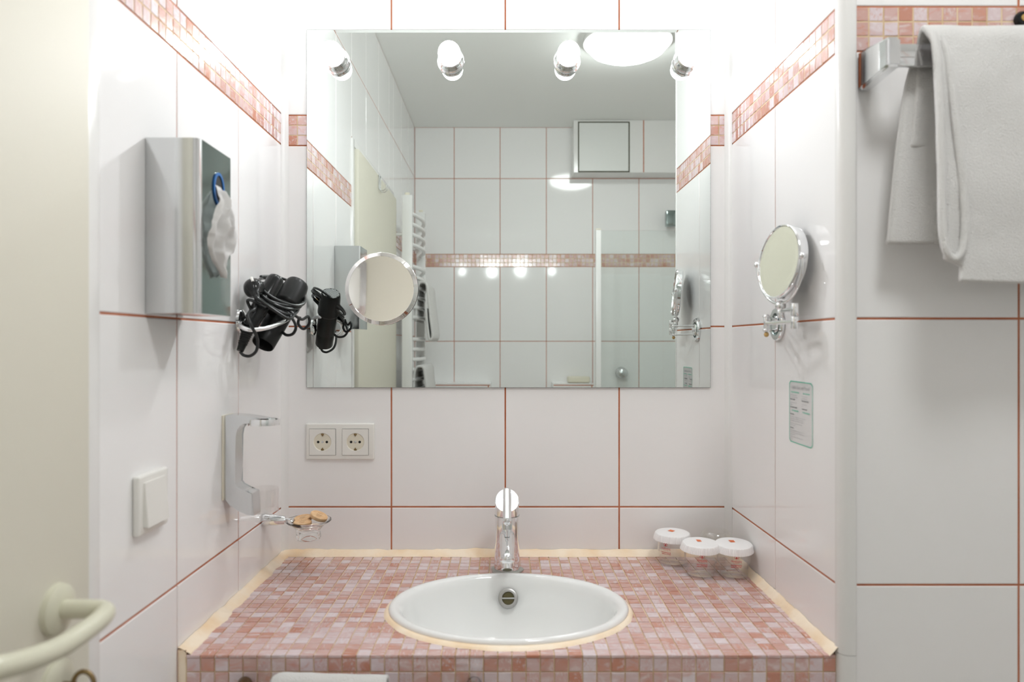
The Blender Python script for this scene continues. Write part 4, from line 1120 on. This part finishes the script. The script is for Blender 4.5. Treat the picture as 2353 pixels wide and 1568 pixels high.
fold = smooth_path([(0.584, 0.972, 1.743), (0.583, 0.962, 1.715), (0.583, 0.955, 1.64), (0.584, 0.953, 1.56), (0.585, 0.952, 1.48), (0.589, 0.951, 1.445), (0.600, 0.951, 1.433), (0.612, 0.952, 1.446), (0.616, 0.953, 1.49), (0.612, 0.954, 1.55), (0.604, 0.956, 1.63), (0.598, 0.960, 1.700), (0.594, 0.970, 1.738)], 7)
tube(bm, fold, 0.0052, 10, fn=lambda i, t: 1+0.15*noise.noise(Vector((i*0.3, math.cos(t), math.sin(t)))))
obj('folded_edge', bm, M['towel'], tw, auto=180)

# towel and rail on the counter front (only the top shows)
cr = thing('counter_rail', 'towel rail with two round ends on the mosaic counter front', 'towel rail', (-0.16, YF, 0.82))
bm = nbm(); cyl(bm, (-0.3900, YF-0.0005, 0.8080), (-0.3900, YF-0.045, 0.8080), 0.0115, 0.009, bev=0.002); ball(bm, (-0.39, YF-0.048, 0.808), 0.0120, 20)
obj('end_post', bm, M['brass'], cr)
bm = nbm(); cyl(bm, (-0.0460, YF-0.0005, 0.8080), (-0.0460, YF-0.045, 0.8080), 0.0115, 0.009, bev=0.002); ball(bm, (-0.046, YF-0.048, 0.808), 0.0120, 20)
obj('end_post', bm, M['chrome_soft'], cr)
bm = nbm(); tube(bm, [(-0.385, YF-0.048, 0.815), (-0.05, YF-0.048, 0.815)], 0.005, 12); obj('bar', bm, M['chrome_soft'], cr)
bm = nbm(); cols = []
P = smooth_path([(0, 1.0035, 0.62), (0, 1.002, 0.74), (0, 1.004, 0.815), (0, 1.009, 0.835), (0, 1.022, 0.8425), (0, 1.035, 0.835), (0, 1.040, 0.815), (0, 1.042, 0.74), (0, 1.042, 0.64)], 8)
for i in range(41):
    u = i/40; x = -0.3330+0.1640*u; edge = 0.006*(max(0, 0.09-u)/0.09)**2
    cols.append([Vector((x, p.y+fz((x, p.z, 3), 0.4), p.z-edge-0.004*u+fz((x, 1, p.y), 0.5))) for p in P])
sheet(bm, cols); o = obj('folded_towel', bm, M['towel'], auto=180); tag(o, 'white towel over the rail in front of the counter', 'towel')
md = o.modifiers.new('s', 'SOLIDIFY'); md.thickness = 0.007; md.offset = 0

# ------------------------------------------------------------------ ceiling lamp
cl = thing('ceiling_lamp', 'round white opal ceiling lamp seen lit in the mirror', 'lamp', (0.474, 0.400, ZC))
bm = nbm(); lathe(bm, [(0, 0), (0.170, 0), (0.170, 0.020), (0.158, 0.022), (0, 0.022)], (0.474, 0.400, ZC-0.0005), (0, 0, -1), 56); obj('lamp_base', bm, M['trim'], cl)
bm = nbm(); lathe(bm, [(0.155, 0.023), (0.153, 0.034), (0.140, 0.050), (0.115, 0.062), (0.08, 0.071), (0.04, 0.076), (0, 0.077)], (0.474, 0.400, ZC-0.0005), (0, 0, -1), 56); obj('lamp_shade', bm, M['lampshade'], cl)

# ------------------------------------------------------------------ things behind the camera, seen in the mirror
bx = bpy.data.objects.new('wall_duct', None); bx.location = (0.86, YR, 2.22); link(bx); bx['kind'] = 'structure'
bm = nbm(); box(bm, (0.364, YR+0.001, 2.222), (XE-0.001, -0.612, ZC-0.0005), 0.002, 1); obj('duct_casing', bm, M['trim'], bx, smooth=False)
bm = nbm(); box(bm, (0.3865, -0.613, 2.2235), (0.660, -0.6105, 2.4915)); obj('hatch_gap', bm, M['hatch_gap'], bx, smooth=False)
bm = nbm(); box(bm, (0.3925, -0.6120, 2.2295), (0.6530, -0.6075, 2.4845), 0.0015, 1); obj('hatch_door', bm, M['hatch'], bx, smooth=False)
for xa in (0.7335, 0.986):
    bm = nbm(); box(bm, (xa-0.0025, -0.6125, 2.2235), (xa+0.0025, -0.6112, ZC-0.001)); obj('joint', bm, G, bx, smooth=False)
# low tiled ledges
def ledge(nm, xa, xb, zt_, dp):
    o = solid(nm, [((xa, YR+0.0005, 0.001), (xb, YR+dp, zt_))], M['tile'])
    bm = nbm(); box(bm, (xa+0.002, YR+dp, zt_-0.012), (xb-0.002, YR+dp+0.0008, zt_-0.0075)); box(bm, (xb-0.014, YR+dp, 0.1), (xb-0.009, YR+dp+0.0008, zt_-0.008))
    obj('joint', bm, G, o, smooth=False)
ledge('trim_6', -0.395, -0.075, 1.108, 0.14); ledge('trim_7', 0.255, 0.470, 1.108, 0.14)
o_bm = nbm(); box(o_bm, (0.335, YR+0.03, 1.1085), (0.455, YR+0.10, 1.142), 0.010, 3); o = obj('soap_box', o_bm, M['socket_in']); tag(o, 'pale closed box on the low tiled ledge, seen in the mirror', 'box')
# shower screen and valve
sc_ = thing('shower_screen', 'glass shower screen with white post, seen in the mirror', 'shower screen', (0.44, -0.2, 0.0))
bm = nbm(); box(bm, (0.427, -0.212, 0.002), (0.452, -0.188, 1.852), 0.003); obj('post', bm, M['enamel'], sc_)
bm = nbm(); box(bm, (0.428, -0.211, 1.8525), (0.451, -0.189, 1.858), 0.001); obj('post_cap', bm, M['socket_in'], sc_)
bm = nbm(); box(bm, (0.453, -0.203, 0.15), (1.349, -0.197, 1.850)); obj('glass_pane', bm, M['glass_screen'], sc_, smooth=False)
vl = thing('shower_valve', 'round chrome shower valve knob on the rear wall, seen in the mirror', 'valve', (0.635, YR, 1.158))
bm = nbm(); lathe(bm, [(0, 0.0004), (0.030, 0.0004), (0.032, 0.004), (0.028, 0.010), (0.020, 0.014), (0.020, 0.030), (0.0, 0.030)], (0.635, YR, 1.158), (0, 1, 0), 32); obj('escutcheon', bm, M['chrome_soft'], vl)
bm = nbm(); ball(bm, (0.635, YR+0.045, 1.158), 0.030, 28, (1, 0.7, 1)); obj('knob', bm, M['chrome_soft'], vl)
sh = thing('hand_shower', 'grey hand shower hanging high by the shower, seen in the mirror', 'shower', (0.90, -0.70, 1.98))
bm = nbm(); box(bm, (0.862, -0.690, 1.945), (0.925, -0.640, 2.030), 0.008); obj('head', bm, M['steel_dark'], sh)
bm = nbm(); tube(bm, [(0.90, YR+0.001, 2.0), (0.90, -0.68, 2.0)], 0.008, 12); obj('arm', bm, M['chrome'], sh)
# towel radiator
ra = thing('towel_radiator', 'white towel radiator with curved rungs on the left wall, seen in the mirror', 'radiator', (-0.44, -0.23, 0.70))
for (yy, zt_) in ((0.010, 1.972), (-0.500, 1.990)):
    bm = nbm(); box(bm, (-0.452, yy-0.018, 0.72), (-0.408, yy+0.018, zt_), 0.004); obj('post', bm, M['enamel'], ra)
    bm = nbm(); box(bm, (-0.440, yy-0.008, zt_+0.0002), (-0.420, yy+0.008, zt_+0.012), 0.002); obj('post_cap', bm, M['socket_in'], ra)
    bm = nbm(); tube(bm, [(XL+0.0005, yy, 1.80), (-0.450, yy, 1.80)], 0.007, 12); tube(bm, [(XL+0.0005, yy, 0.90), (-0.450, yy, 0.90)], 0.007, 12); obj('wall_bracket', bm, M['enamel'], ra)
z = 0.78; k = 0
while z < 1.93:
    bm = nbm(); tube(bm, [(-0.430+0.040*math.sin(math.pi*i/12), -0.008-0.480*i/12, z) for i in range(13)], 0.0095, 10, cap=False)
    obj('rung', bm, M['enamel'], ra); k += 1
    z += 0.046 if k % 6 else 0.098
def rad_towel(label, zt_, zb1, zb2, xo, y0_, y1_):
    bm = nbm(); P = smooth_path([(xo-0.052, 0, zb2), (xo-0.050, 0, zt_-0.06), (xo-0.040, 0, zt_-0.01), (xo-0.020, 0, zt_), (xo-0.002, 0, zt_-0.015), (xo+0.008, 0, zt_-0.10), (xo+0.024, 0, zb1+0.03), (xo+0.020, 0, zb1), (xo+0.008, 0, zb1+0.006), (xo-0.006, 0, zt_-0.12)], 6)
    cols = []
    for i in range(21):
        yy = y0_+(y1_-y0_)*i/20
        cols.append([Vector((p.x+fz((yy, p.z, 2), 0.8), yy, p.z)) for p in P])
    sheet(bm, cols); o = obj('radiator_towel', bm, M['towel'], auto=180); tag(o, label, 'towel', 'towels on the radiator')
    md = o.modifiers.new('s', 'SOLIDIFY'); md.thickness = 0.010; md.offset = 0
rad_towel('upper white towel on the radiator, seen in the mirror', 1.60, 1.340, 1.42, -0.356, -0.10, -0.42)
rad_towel('lower white towel on the radiator, seen in the mirror', 1.215, 0.95, 1.00, -0.362, -0.06, -0.42)
# small dark button on the mosaic band at the right edge of the view
wk = thing('wall_button', 'small dark round button with amber centre on the mosaic band above the towel', 'button', (0.776, YF, 1.806))
bm = nbm(); lathe(bm, [(0, 0.0002), (0.0115, 0.0002), (0.0120, 0.004), (0.0095, 0.008), (0.0060, 0.0085), (0, 0.0085)], (0.776, YF, 1.806), (0, -1, 0), 32); obj('base', bm, M['black_gloss'], wk)
bm = nbm(); lathe(bm, [(0.0055, 0.0083), (0.0050, 0.0098), (0, 0.0105)], (0.776, YF, 1.806), (0, -1, 0), 24); obj('centre', bm, M['amber'], wk)
